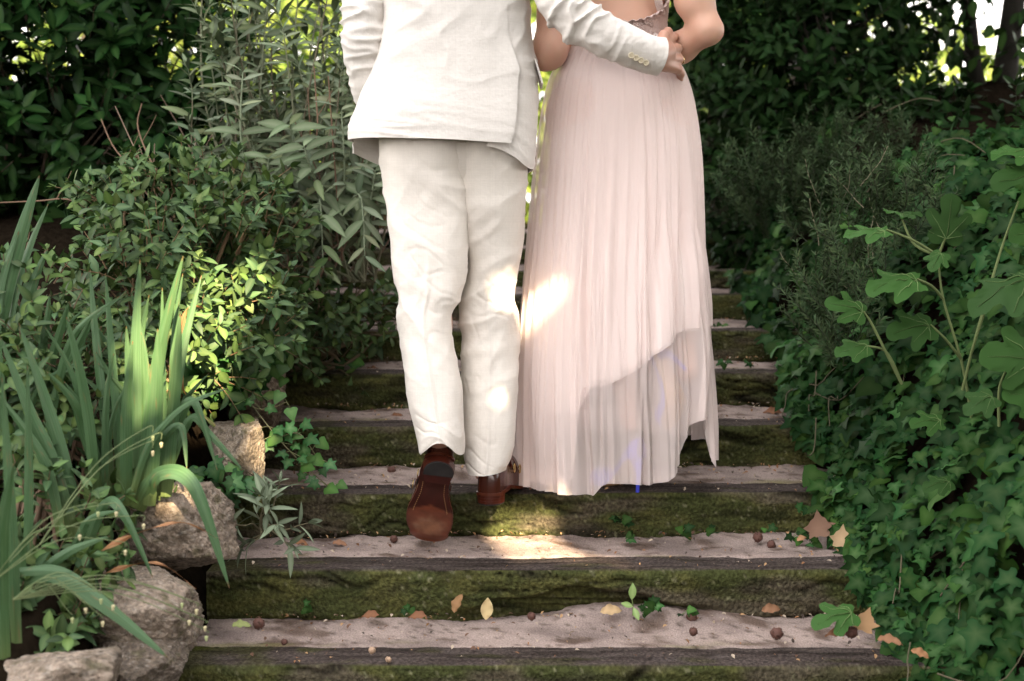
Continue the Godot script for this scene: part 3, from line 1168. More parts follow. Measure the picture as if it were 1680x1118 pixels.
	for s in 2:
		var rows := limb(arms[s][0], arms[s][1], 150, 80)
		puff(rows, func(q: Vector3, v: float, k: int) -> float:
			var bend := exp(-((v - (0.5 if s == 0 else 0.40)) / 0.2) ** 2)
			var d := 0.0035 * n3(q.x * 12.0, q.y * 9.0, q.z * 12.0 + 50.0 * s)
			d += (0.012 if s == 0 else 0.014) * (ridge(q.x * 7.0 + s * 9.0, q.y * 9.0 + q.x * 4.0 * s, v * 13.0) - 0.42) * bend
			d += 0.0022 * fbm(q.x * 30.0, q.y * 30.0, q.z * 30.0)
			return d)
		var ab := MB.new()
		ab.sheet(rows, true, false, 0.0028)
		var sl := part("sleeve", ab.mesh(), M.linen, jk)
		if s == 1:
			for k in 4:
				var bm := MB.new()
				var at := [Vector3(0.2806, 1.2993, -0.4670), Vector3(0.2924, 1.2940, -0.4705), Vector3(0.3043, 1.2888, -0.4745), Vector3(0.3164, 1.2837, -0.4800)]
				var ringp := PackedVector3Array()
				var disc := Vector3(0.16, -0.12, 1.0).normalized()
				var ex := disc.cross(Vector3.UP).normalized()
				var ey := ex.cross(disc)
				for q in 17:
					ringp.append(at[k] + (ex * cos(TAU * q / 16.0) + ey * sin(TAU * q / 16.0)) * 0.0058)
				bm.tube(ringp, tapers(17, 0.0020, 0.0020), 6, lin(0.58, 0.51, 0.38), false)
				bm.ball(at[k] - disc * 0.0006, Vector3(0.0058, 0.0058, 0.0016), 14, 8, lin(0.50, 0.43, 0.30))
				part("button", bm.mesh(), M.plain, sl)
	var pk := MB.new()
	var flap := []
	for j in 6:
		var r := PackedVector3Array()
		for k in 8:
			var v := j / 5.0
			var u := k / 7.0
			r.append(Vector3(0.0536, 1.3006, -0.6000).lerp(Vector3(0.0656, 1.2418, -0.6000), v) + Vector3(0.004 + 0.006 * v, 0, 0.06 - 0.16 * u))
		flap.append(r)
	pk.sheet(flap, false, true, 0.004)
	part("pocket_flap", pk.mesh(), M.linen, jk)

	# shoes
	var heel := Vector3(-0.1701, 0.3454, -0.4050)
	var toe := Vector3(-0.2118, 0.1059, -0.5750)
	var fz := (toe - heel).normalized()
	var fy := (Vector3(0.03, 0.5, -0.85) - fz * fz.dot(Vector3(0.03, 0.5, -0.85))).normalized()
	make_shoe(p, Transform3D(Basis(fy.cross(fz) * 1.08, fy, fz), heel + off), false, "raised brown shoe showing its worn sole")
	var gz := Vector3(0.20, 0.055, -0.97).normalized()
	var gy := (Vector3.UP - gz * gz.y).normalized()
	make_shoe(p, Transform3D(Basis(gy.cross(gz), gy, gz), Vector3(-0.0603, 0.2111, -0.5450) + off), true, "brown buckled shoe standing on the step edge")


func make_pump(parent: Node3D, toe: Vector3, fwd: Vector3, upv: Vector3, off: Vector3, label: String) -> void:
	# a stiletto pump; local z runs towards the toe, y up, origin at the toe tip's ground point
	var z := fwd.normalized()
	var y := (upv - z * upv.dot(z)).normalized()
	var shoe := Node3D.new()
	shoe.name = "shoe"
	parent.add_child(shoe, true)
	shoe.transform = Transform3D(Basis(y.cross(z), y, z), toe + off)
	shoe.set_meta("label", label)
	var n := 40
	var under := []
	var upr := []
	for j in n + 1:
		var s := float(j) / n
		var zz := -0.205 * (1.0 - s)
		var yy := 0.004 + 0.088 * (1.0 - sm(0.05, 0.62, s)) 
		var w := lerpf(0.026, 0.036, sm(0.25, 0.70, s)) * (1.0 - 0.16 * sin(clampf((s - 0.1) / 0.45, 0.0, 1.0) * PI))
		w *= sqrt(clampf(1.0 - (maxf(s - 0.72, 0.0) / 0.285) ** 2, 0.0, 1.0)) * sqrt(clampf(1.0 - (maxf(0.08 - s, 0.0) / 0.085) ** 2, 0.0, 1.0))
		var r := PackedVector3Array()
		var u := PackedVector3Array()
		w *= 1.12
		for k in 17:
			var a := PI * k / 16.0
			r.append(Vector3(cos(a) * w * 0.96, yy - 0.002 - 0.002 * sin(a), zz))
			var ht := lerpf(0.052, 0.030, sm(0.0, 0.45, s)) + 0.010 * sm(0.55, 0.75, s) - 0.018 * sm(0.85, 1.0, s)
			u.append(Vector3(cos(a) * w, yy + ht * sin(a) ** 0.6, zz))
		under.append(r)
		upr.append(u)
	var sb := MB.new()
	sb.grid(under, false, false)
	part("sole", sb.mesh(), M.nude, shoe)
	var ub := MB.new()
	ub.grid(upr, false, true)
	part("upper", ub.mesh(), M.blue, shoe)
	var hb := MB.new()
	hb.tube(curve([Vector3(0, 0.088, -0.188), Vector3(0, 0.060, -0.196), Vector3(0, 0.028, -0.195), Vector3(0, 0.001, -0.193)], 12), PackedFloat32Array([0.019, 0.0155, 0.0125, 0.010, 0.0082, 0.0070, 0.0062, 0.0056, 0.0052, 0.005, 0.005, 0.0052]), 14)
	part("heel", hb.mesh(), M.blue, shoe)


func make_woman() -> void:
	var p := thing("person", "person in blush tulle dress held by partner, blue heels on the step", "person", Vector3(0.26, 0.217, -0.76))
	var off := -p.position
	var bones := [
		# pelvis and trunk
		[Vector3(0.2004, 1.1795, -0.7700), Vector3(0.3445, 1.1795, -0.7700), 0.115, 0.115],
		[Vector3(0.2269, 1.2027, -0.7700), Vector3(0.2304, 1.3641, -0.7650), 0.105, 0.082],
		[Vector3(0.3208, 1.2027, -0.7700), Vector3(0.3051, 1.3641, -0.7650), 0.105, 0.082],
		[Vector3(0.2273, 1.3641, -0.7650), Vector3(0.2129, 1.5599, -0.7500), 0.080, 0.088],
		[Vector3(0.3051, 1.3641, -0.7650), Vector3(0.3116, 1.5599, -0.7500), 0.080, 0.088],
		[Vector3(0.2129, 1.5599, -0.7500), Vector3(0.2030, 1.6956, -0.7500), 0.088, 0.070],
		[Vector3(0.3116, 1.5599, -0.7500), Vector3(0.3198, 1.6956, -0.7500), 0.088, 0.070],
		[Vector3(0.2029, 1.7107, -0.7500), Vector3(0.1197, 1.7171, -0.7450), 0.058, 0.048],
		[Vector3(0.3197, 1.7107, -0.7500), Vector3(0.4015, 1.7160, -0.7400), 0.058, 0.048],
		[Vector3(0.2614, 1.6956, -0.7500), Vector3(0.2617, 1.8116, -0.7650), 0.052, 0.048],
		# arms
		[Vector3(0.1136, 1.7171, -0.7450), Vector3(0.0957, 1.3460, -0.6750), 0.046, 0.037],
		[Vector3(0.0896, 1.3202, -0.6720), Vector3(0.0789, 1.3110, -0.6700), 0.030, 0.026],
		[Vector3(0.0927, 1.3325, -0.6750), Vector3(0.1444, 1.3934, -0.8800), 0.036, 0.026],
		[Vector3(0.3954, 1.7160, -0.7400), Vector3(0.4544, 1.4550, -0.6750), 0.050, 0.043],
		[Vector3(0.4544, 1.4550, -0.6750), Vector3(0.4865, 1.3904, -0.6600), 0.042, 0.029],
		[Vector3(0.4923, 1.3812, -0.6580), Vector3(0.4981, 1.3780, -0.6560), 0.020, 0.016],
		[Vector3(0.4808, 1.3787, -0.6620), Vector3(0.4276, 1.3466, -0.7200), 0.031, 0.033],
		[Vector3(0.4276, 1.3466, -0.7200), Vector3(0.3853, 1.3341, -0.8000), 0.033, 0.025],
		[Vector3(0.3952, 1.3392, -0.7900), Vector3(0.3516, 1.3406, -0.8600), 0.026, 0.022],
		# legs
		[Vector3(0.2115, 1.1640, -0.7700), Vector3(0.2312, 0.7712, -0.8000), 0.095, 0.062],
		[Vector3(0.2312, 0.7712, -0.8000), Vector3(0.2894, 0.5973, -0.7750), 0.052, 0.052],
		[Vector3(0.2894, 0.5973, -0.7750), Vector3(0.3107, 0.3931, -0.7450), 0.050, 0.030],
		[Vector3(0.3446, 1.1640, -0.7700), Vector3(0.3845, 0.7863, -0.8200), 0.095, 0.062],
		[Vector3(0.3845, 0.7863, -0.8200), Vector3(0.4168, 0.6636, -0.7400), 0.052, 0.050],
		[Vector3(0.4168, 0.6636, -0.7400), Vector3(0.4452, 0.5327, -0.6650), 0.048, 0.030]]
	var mb := MB.new()
	skin(mb, bones, 0.010, 0.035, Color.WHITE)
	var hd := Vector3(0.2460, 1.9252, -0.7700)
	skin(mb, [
		[hd + Vector3(0, 0.02, 0.02), hd + Vector3(0, 0.01, -0.03), 0.08, 0.076],
		[hd + Vector3(0, -0.05, -0.03), hd + Vector3(0, -0.08, -0.06), 0.055, 0.033],
		[hd + Vector3(0, -0.07, 0.02), hd + Vector3(0.01, -0.16, 0.01), 0.046, 0.046],
		[hd + Vector3(0, 0.0, -0.098), hd + Vector3(0, -0.024, -0.112), 0.010, 0.012],
		[hd + Vector3(0.028, 0.012, -0.092), hd + Vector3(0.034, 0.012, -0.090), 0.013, 0.012],
		[hd + Vector3(-0.028, 0.012, -0.092), hd + Vector3(-0.034, 0.012, -0.090), 0.013, 0.012],
		[hd + Vector3(-0.017, -0.058, -0.088), hd + Vector3(0.017, -0.058, -0.088), 0.010, 0.010],
		[hd + Vector3(0.077, 0.0, 0.0), hd + Vector3(0.080, -0.03, 0.0), 0.013, 0.010],
		[hd + Vector3(-0.077, 0.0, 0.0), hd + Vector3(-0.080, -0.03, 0.0), 0.013, 0.010]], 0.006, 0.015, Color.WHITE)
	# hands in front of the body: palm and five fingers each
	for side in [[Vector3(0.1445, 1.3776, -0.8800), Vector3(0.6, -0.2, -0.75)], [Vector3(0.3516, 1.3406, -0.8600), Vector3(-0.7, -0.1, -0.7)]]:
		var d: Vector3 = side[1].normalized()
		var sx := d.cross(Vector3.UP).normalized()
		var uu := sx.cross(d).normalized()
		var hb := [[side[0], side[0] + d * 0.05, 0.022, 0.020]]
		for k in 4:
			var a: Vector3 = side[0] + d * 0.03 + uu * (k - 1.5) * 0.016
			var b: Vector3 = side[0] + d * 0.085 + uu * (k - 1.5) * 0.019
			var len: float = [0.030, 0.036, 0.034, 0.026][k]
			hb.append([a, b, 0.014, 0.010])
			hb.append([b, b + d * len + sx * 0.012, 0.0088, 0.008])
			hb.append([b + d * len + sx * 0.012, b + d * len * 1.5 + sx * 0.03, 0.008, 0.0065])
		hb.append([side[0] + d * 0.015 + uu * 0.018, side[0] + d * 0.05 + uu * 0.046, 0.012, 0.0095])
		hb.append([side[0] + d * 0.05 + uu * 0.046, side[0] + d * 0.08 + uu * 0.052, 0.0092, 0.0075])
		skin(mb, hb, 0.004, 0.008, Color.WHITE)
	for k in mb.V.size():
		mb.V[k] += off
	part("body", mb.mesh(), M.skin, p)
	var hair := MB.new()
	skin(hair, [[hd + Vector3(0, 0.035, 0.025), hd + Vector3(0, 0.045, -0.03), 0.086, 0.078], [hd + Vector3(0, -0.02, 0.06), hd + Vector3(0, -0.05, 0.055), 0.062, 0.05], [hd + Vector3(0, -0.01, 0.11), hd + Vector3(0, 0.0, 0.12), 0.045, 0.045]], 0.008, 0.03, Color.WHITE)
	for k in hair.V.size():
		hair.V[k] += off
	part("hair", hair.mesh(), M.hair, p)

	var dress := Node3D.new()
	dress.name = "dress"
	p.add_child(dress)
	dress.position = off
	# lace bodice, cut low at the back, with shoulder straps
	var bod := loft([[Vector3(0.2620, 1.2903, -0.7650), 0.1372, 0.1180], [Vector3(0.2671, 1.3410, -0.7650), 0.1254, 0.1100], [Vector3(0.2650, 1.3943, -0.7620), 0.1282, 0.1080], [Vector3(0.2633, 1.4545, -0.7550), 0.1332, 0.1100], [Vector3(0.2623, 1.5599, -0.7500), 0.1419, 0.1130]], 60, 240, 0.0, TAU, true, 2.2)
	for j in 60:
		var v := j / 59.0
		for k in 240:
			var q: Vector3 = bod[j][k]
			var a := TAU * k / 240.0
			var low := maxf(sin(a), 0.0) ** 0.7
			var scallop := 0.006 * absf(sin(a * 22.0))
			var top := lerpf(1.52, 1.395, low) + scallop
			if q.y > top:
				q.y = top + (q.y - top) * 0.02
			bod[j][k] = q
	puff(bod, func(q: Vector3, v: float, k: int) -> float:
		return 0.0015 * n3(q.x * 90.0, q.y * 90.0, q.z * 90.0) + 0.002)
	var bb := MB.new()
	bb.sheet(bod, true, true, 0.0015)
	var bodice := part("bodice", bb.mesh(), M.lace, dress, "lace bodice with scalloped low back")
	# lace blossoms sewn along the edge
	for k in 26:
		var a := lerpf(0.05, PI - 0.05, k / 25.0)
		var low := maxf(sin(a), 0.0) ** 0.7
		var yy := lerpf(1.52, 1.395, low)
		var c := Vector3(Vector3(0.2670, 1.4247, -0.7600).x + cos(a) * 0.1275, yy - 0.004 - 0.010 * (k % 2), -0.76 + sin(a) * 0.1135)
		var nrm := Vector3(cos(a), 0, sin(a))
		var fm := MB.new()
		var tx := nrm.cross(Vector3.UP)
		for q in 6:
			var b := TAU * q / 6.0 + k
			fm.ball(c + (tx * cos(b) + Vector3.UP * sin(b)) * 0.0058 + nrm * 0.001, Vector3.ONE * 0.0036, 7, 5)
		fm.ball(c + nrm * 0.002, Vector3.ONE * 0.0026, 6, 5)
		part("lace_flower", fm.mesh(), M.lace, bodice)
	for s in [[Vector3(0.3745, 1.4242, -0.6900), Vector3(0.3562, 1.4861, -0.6650), Vector3(0.3367, 1.6852, -0.7000)], [Vector3(0.1461, 1.4242, -0.6900), Vector3(0.1600, 1.4861, -0.6650), Vector3(0.1790, 1.6852, -0.7000)]]:
		var st := MB.new()
		var pts := curve(s, 16)
		var bd := []
		for e in 2:
			var r := PackedVector3Array()
			for q in pts:
				r.append(q + Vector3(0.010 if e else -0.010, 0, 0.006))
			bd.append(r)
		st.sheet(bd, false, false, 0.0015)
		part("strap", st.mesh(), M.lace, dress)
	# skirt: an opaque slip under two sheer pleated layers
	var rings := [[Vector3(0.2723, 1.3794, -0.7650), 0.1260, 0.1040], [Vector3(0.2696, 1.3241, -0.7650), 0.1480, 0.1160], [Vector3(0.2699, 1.2718, -0.7650), 0.1732, 0.1300], [Vector3(0.2718, 1.2224, -0.7650), 0.1890, 0.1430], [Vector3(0.2730, 1.1559, -0.7650), 0.2010, 0.1550], [Vector3(0.2735, 1.0783, -0.7650), 0.2108, 0.1630], [Vector3(0.2725, 0.9925, -0.7650), 0.2176, 0.1660], [Vector3(0.2688, 0.8357, -0.7650), 0.2263, 0.1700], [Vector3(0.2651, 0.6777, -0.7650), 0.2351, 0.1760], [Vector3(0.2651, 0.5188, -0.7620), 0.2445, 0.1840], [Vector3(0.2683, 0.3591, -0.7580), 0.2507, 0.1920], [Vector3(0.2719, 0.2629, -0.7550), 0.2527, 0.1970], [Vector3(0.2739, 0.1665, -0.7520), 0.2531, 0.2020]]
	var ybot: float = rings[12][0].y
	for layer in 3:
		var nu := 900 if layer < 2 else 300
		var nv := 90
		var rows := loft(rings, nv, nu, 0.0, TAU, true, 2.25)
		var ytop: float = rings[0][0].y
		for j in nv:
			var cy: float = rows[j][0].y
			var down := (ytop - cy) / (ytop - ybot)
			var cx := 0.0
			var cz := 0.0
			for q in rows[j]:
				cx += q.x
				cz += q.z
			cx /= nu
			cz /= nu
			for k in nu:
				var a := TAU * k / nu
				var q: Vector3 = rows[j][k]
				var o := Vector3(q.x - cx, 0, q.z - cz).normalized()
				var wob := n3(cos(a) * 6.0, sin(a) * 6.0, down * 1.2)
				var wob2 := n3(cos(a) * 16.0, sin(a) * 16.0, down * 0.8 + layer * 5.0)
				var amp := lerpf(0.0012, 0.0062, sm(0.0, 0.9, down))
				var soft := n3(cos(a) * 3.0 + 20.0, sin(a) * 3.0, down * 0.7)
				var d := amp * (0.50 * sin(a * 46.0 + wob * 5.0) * (0.35 + sm(-0.3, 0.4, soft)) + 0.12 * sin(a * 83.0 + wob2 * 6.0) + 0.6 * wob2)
				d += 0.018 * wob * sm(0.25, 1.0, down) + 0.011 * n3(cos(a) * 9.0, sin(a) * 9.0, 4.0 + down * 0.5) * sm(0.05, 0.6, down)
				if layer == 1:
					d = d * 0.8 - 0.016
				elif layer == 2:
					d = 0.018 * wob * sm(0.25, 1.0, down) - 0.040 * sm(0.0, 0.12, down)
				# hip and knee push the cloth out a little on the lifted side
				d += 0.012 * exp(-((a - 0.75) / 0.45) ** 2) * exp(-((down - 0.80) / 0.16) ** 2)
				q += o * d
				var deg := rad_to_deg(a)
				var hem := ybot
				if layer == 0:
					hem = 0.232
					hem = lerpf(hem, 0.262, sm(106.0, 98.0, deg) * sm(0.0, 60.0, deg))
					hem = lerpf(hem, 0.415, sm(70.0, 42.0, deg) * sm(22.0, 34.0, deg))
					hem = lerpf(hem, 0.300, sm(30.0, 20.0, deg))
					hem = lerpf(hem, 0.330, sm(186.0, 230.0, deg))
					hem += 0.004 * wob + 0.0015 * sin(a * 17.0)
				elif layer == 1:
					hem = lerpf(0.246, 0.50, sm(120.0, 112.0, deg))
					hem = lerpf(hem, 0.645, sm(106.0, 44.0, deg) if deg < 106.0 else 0.0)
					hem = lerpf(hem, 0.30, sm(186.0, 210.0, deg))
					hem = lerpf(hem, 0.60, sm(225.0, 245.0, deg))
				else:
					hem = lerpf(0.43, 0.515, sm(122.0, 106.0, deg))
					hem = lerpf(hem, 0.635, sm(106.0, 44.0, deg))
					hem = lerpf(hem, 0.43, sm(190.0, 240.0, deg))
				q.y = ytop - (ytop - cy) * (ytop - hem) / (ytop - ybot)
				rows[j][k] = q
		var kb := MB.new()
		if layer < 2:
			kb.grid(rows, true, false)
		else:
			kb.sheet(rows, true, false, 0.0012)
		part("slip" if layer == 2 else "tulle_layer", kb.mesh(), M.slip if layer == 2 else M.tulle, dress)
	make_pump(p, Vector3(0.2216, 0.2107, -0.8600), Vector3(-0.50, 0, -0.80), Vector3.UP, off, "blue stiletto standing on the step")
	make_pump(p, Vector3(0.4042, 0.3744, -0.7000), Vector3(0.4042, 0.3744, -0.7000) - Vector3(0.4370, 0.5522, -0.6000), Vector3(-0.55, 0.38, -0.62), off, "lifted blue stiletto showing its tan sole")


# a lance or oval leaf: base at the origin, tip along +y, upper face towards +z
func leaf_mesh(length: float, width: float, wide_at: float, fold: float, curl: float, segs: int, col: Color, rib: Color, wave := 0.0) -> ArrayMesh:
	var mb := MB.new()
	var rows := []
	var cols := []
	for j in segs + 1:
		var t := float(j) / segs
		var w := width * 0.5 * sin(PI * t ** (log(0.5) / log(wide_at))) ** 0.85
		w = maxf(w, width * 0.02)
		var bend := -curl * t * t * length
		var wv := wave * length * sin(t * 17.0)
		var r := PackedVector3Array([Vector3(-w, t * length, bend + fold * w + wv), Vector3(0, t * length, bend), Vector3(w, t * length, bend + fold * w - wv)])
		rows.append(r)
		cols.append(PackedColorArray([col, rib, col]))
	mb.grid(rows, false, false, cols)
	return mb.mesh()


func lobed_mesh(outline: Array, size: float, col: Color, rib: Color, droop: float, rings := 1) -> ArrayMesh:
	# outline: points from the base round to the tip on the right side; mirrored for the left
	var pts := []
	for p in outline:
		pts.append(p)
	for k in range(outline.size() - 2, 0, -1):
		pts.append(Vector2(-outline[k].x, outline[k].y))
	var mb := MB.new()
	var mid := Vector2(0, 0.30)
	var c := mb.vert(Vector3(mid.x, mid.y, 0) * size, Vector3.BACK, rib)
	var prev := []
	for ring in range(1, rings + 1):
		var f := float(ring) / rings
		var now := []
		for k in pts.size():
			var q: Vector2 = mid.lerp(pts[k], f)
			var h: float = -droop * q.distance_squared_to(mid) + 0.05 * sin(q.x * 9.0 + q.y * 5.0) * f
			var n := Vector3(droop * (q.x - mid.x), droop * (q.y - mid.y), 1.0).normalized()
			now.append(mb.vert(Vector3(q.x, q.y, h) * size, n, rib.lerp(col, minf(1.0, f * 1.6))))
		for k in pts.size():
			var k1 := (k + 1) % pts.size()
			if ring == 1:
				mb.tri(c, now[k], now[k1])
			else:
				mb.tri(prev[k], now[k], now[k1])
				mb.tri(prev[k], now[k1], prev[k1])
		prev = now
	return mb.mesh()


func ivy_leaf(size: float, col: Color, rib: Color, kind: int) -> ArrayMesh:
	var a := [Vector2(0, 0.02), Vector2(0.16, -0.12), Vector2(0.34, -0.14), Vector2(0.50, 0.0), Vector2(0.36, 0.14), Vector2(0.40, 0.26), Vector2(0.62, 0.44), Vector2(0.38, 0.50), Vector2(0.24, 0.58), Vector2(0.15, 0.82), Vector2(0, 1.06)]
	if kind == 1:
		a = [Vector2(0, 0.04), Vector2(0.18, -0.08), Vector2(0.38, -0.02), Vector2(0.52, 0.16), Vector2(0.42, 0.32), Vector2(0.34, 0.52), Vector2(0.20, 0.78), Vector2(0, 1.0)]
	return lobed_mesh(a, size, col, rib, 0.28, 1)


func fig_leaf(size: float, col: Color, rib: Color, sd: int) -> ArrayMesh:
	var r := RandomNumberGenerator.new()
	r.seed = sd
	var dp := r.randf() ** 1.5
	var ctl := [Vector2(0, 0.0), Vector2(0.16, -0.10), Vector2(0.34, -0.07), Vector2(0.44, 0.06), Vector2(0.42, 0.19), Vector2(lerpf(0.34, 0.45, dp), 0.25), Vector2(0.45, 0.34), Vector2(0.56, 0.50), Vector2(0.56, 0.64), Vector2(0.46, 0.70), Vector2(lerpf(0.36, 0.40, dp), 0.68), Vector2(lerpf(0.22, 0.34, dp), lerpf(0.54, 0.72, dp)), Vector2(lerpf(0.22, 0.32, dp), lerpf(0.64, 0.76, dp)), Vector2(0.27, 0.84), Vector2(0.24, 0.97), Vector2(0.13, 1.07), Vector2(0, 1.10)]
	var half := []
	var wide := r.randf_range(0.88, 1.12)
	for k in (ctl.size() - 1) * 2 + 1:
		var i := mini(k / 2, ctl.size() - 2)
		var q: Vector2 = ctl[i].cubic_interpolate(ctl[i + 1], ctl[maxi(i - 1, 0)], ctl[mini(i + 2, ctl.size() - 1)], k * 0.5 - i)
		q.x *= wide * (1.0 + 0.03 * sin(k * 2.3))
		half.append(q)
	var lobes := [[0.0, 0.72], [0.92, 0.50], [1.85, 0.34]]
	var base := lobed_mesh(half, size, col, col, 0.25, 4)
	var mb := MB.new()
	var arr := base.surface_get_arrays(0)
	mb.V = arr[Mesh.ARRAY_VERTEX]
	mb.N = arr[Mesh.ARRAY_NORMAL]
	mb.C = arr[Mesh.ARRAY_COLOR]
	mb.U = arr[Mesh.ARRAY_TEX_UV]
	mb.I = arr[Mesh.ARRAY_INDEX]
	# wavy surface between the veins
	for k in mb.V.size():
		var v := mb.V[k]
		v.z += size * 0.075 * n3(v.x * 12.0 / size * 0.3, v.y * 12.0 / size * 0.3, sd)
		mb.V[k] = v
	for sgn in [1.0, -1.0]:
		for l in lobes:
			var d := Vector2(sin(l[0]) * sgn, cos(l[0]))
			var pts := PackedVector3Array()
			for k in 8:
				var q: Vector2 = Vector2(0, 0.04).lerp(Vector2(0, 0.30) + d * (0.22 + l[1] * 0.62), k / 7.0)
				var h := -0.25 * q.distance_squared_to(Vector2(0, 0.30)) + 0.05 * sin(q.x * 9.0 + q.y * 5.0) * 0.5
				var v := Vector3(q.x, q.y, h) * size
				v.z += size * 0.075 * n3(v.x * 3.6 / size, v.y * 3.6 / size, sd) + 0.007
				pts.append(v)
			mb.tube(pts, tapers(8, size * 0.013, size * 0.004), 5, rib)
	return mb.mesh()


func leaf_mats(rough: float, back: Color, tones := [0.75, 1.0, 1.3], spec := 0.5) -> Array:
	var out := []
	for t in tones:
		var m := mat(lin(t, t, t * 0.96), rough, true)
		m.metallic_specular = spec
		m.backlight_enabled = true
		m.backlight = back
		out.append(m)
	return out


const EYE := Vector3(0, 0.93, 2.92)


# leaves: [transform, shape number]; the nearest become parts, the rest one mass
func leaf_out(o: Node3D, leaves: Array, shapes: Array, mats: Array, most := 260, called := "leaf") -> void:
	var order := []
	for k in leaves.size():
		var t: Transform3D = leaves[k][0]
		order.append([(t.origin - EYE).length() / maxf(t.basis.y.length(), 0.05), k])
	order.sort_custom(func(a, b): return a[0] < b[0])
	var rest := []
	for s in shapes:
		rest.append([])
	for r in order.size():
		var l: Array = leaves[order[r][1]]
		if r < most:
			var tone: int = int(fposmod(sin(order[r][1] * 12.9) * 437.5, 1.0) * mats.size())
			var q := part(called, shapes[l[1]], mats[tone], o)
			q.transform = Transform3D(Basis(), -o.position) * l[0]
		else:
			rest[l[1]].append(l[0])
	for s in shapes.size():
		if rest[s].is_empty():
			continue
		var mm := MultiMesh.new()
		mm.transform_format = MultiMesh.TRANSFORM_3D
		mm.use_colors = true
		mm.mesh = shapes[s]
		mm.instance_count = rest[s].size()
		for k in rest[s].size():
			mm.set_instance_transform(k, Transform3D(Basis(), -o.position) * rest[s][k])
			var g := 0.70 + 0.65 * rng.randf()
			mm.set_instance_color(k, Color(g * rng.randf_range(0.9, 1.12), g, g * rng.randf_range(0.85, 1.05)))
		var mi := MultiMeshInstance3D.new()
		mi.name = "foliage"
		mi.multimesh = mm
		mi.material_override = mats[mats.size() / 2]
		mi.set_meta("kind", "stuff")
		o.add_child(mi, true)


# a leafy shoot: opposite pairs along a bending stem and a small rosette at its end
func sprig(leaves: Array, stems: MB, at: Vector3, dir: Vector3, length: float, pairs: int, size: float, open: float, sag: float, kinds: int, col: Color, rad := 0.0022) -> void:
	var d := dir.normalized()
	var pts := PackedVector3Array([at])
	var p := at
	var side := d.cross(rdir()).normalized()
	for k in pairs:
		d = (d + Vector3.DOWN * sag + rdir() * 0.12).normalized()
		p += d * length / pairs
		pts.append(p)
		side = side.rotated(d, 1.4 + rng.randf() * 0.4)
		var grow := 0.65 + 0.45 * sin(PI * (k + 1.0) / (pairs + 1.0))
		for s in [1.0, -1.0]:
			var ld: Vector3 = (side * s * open + d * (1.0 - open * 0.55) + rdir() * 0.22 + Vector3.DOWN * sag).normalized()
			var nn: Vector3 = (d * 0.75 - side * s * 0.25 + Vector3.UP * 0.6 + Vector3(0, 0, 0.25) + rdir() * 0.25)
			leaves.append([frame(ld, nn, p, size * grow * rng.randf_range(0.75, 1.15)), rng.randi() % kinds])
	for k in 3:
		var ld := (d + rdir() * 0.5).normalized()
		leaves.append([frame(ld, Vector3.UP + rdir() * 0.4, p, size * rng.randf_range(0.4, 0.65)), rng.randi() % kinds])
	stems.tube(pts, tapers(pts.size(), rad, rad * 0.4), 4, col, false)


func blob(c: Vector3, r: Vector3) -> Vector3:
	# a point in the outer half of a lumpy ellipsoid
	var d := rdir()
	var k := rng.randf_range(0.55, 1.0) * (1.0 + 0.22 * n3(d.x * 2.0 + c.x, d.y * 2.0 + c.y, d.z * 2.0))
	return c + d * r * k


func shrub(called: String, label: String, category: String, base: Vector3, masses: Array, n: int, length: float, pairs: int, size: float, open: float, sag: float, shapes: Array, mats: Array, stemcol: Color, out := 0.6, most := 260) -> Node3D:
	var o := thing(called, label, category, base)
	var leaves := []
	var st := MB.new()
	var total := 0.0
	for m in masses:
		total += m[1].x * m[1].y
	for m in masses:
		var cnt := int(n * m[1].x * m[1].y / total)
		for k in cnt:
			var p := blob(m[0], m[1])
			var d: Vector3 = ((p - m[0]) / m[1]).normalized() * out + Vector3(0, 0.45, 0.25) + rdir() * 0.35
			if n < 20:
				st.tube(curve([base, base.lerp(p, 0.5) + Vector3(0, 0.01, 0), p], 6), tapers(6, 0.0022, 0.0016), 4, stemcol, false)
			sprig(leaves, st, p, d, length * rng.randf_range(0.7, 1.25), pairs, size, open, sag, shapes.size(), stemcol)
		for k in (7 if n >= 20 else 0):  # branches that carry the mass
			var e: Vector3 = blob(m[0], m[1] * 0.9)
			var mid := base.lerp(e, 0.5) + rdir() * 0.06
			st.tube(curve([base + rdir() * 0.04, mid, e], 12), tapers(12, 0.010, 0.003), 5, stemcol, false)
	for k in st.V.size():
		st.V[k] -= base
	part("stems", st.mesh(), M.twig, o)
	leaf_out(o, leaves, shapes, mats, most)
	return o


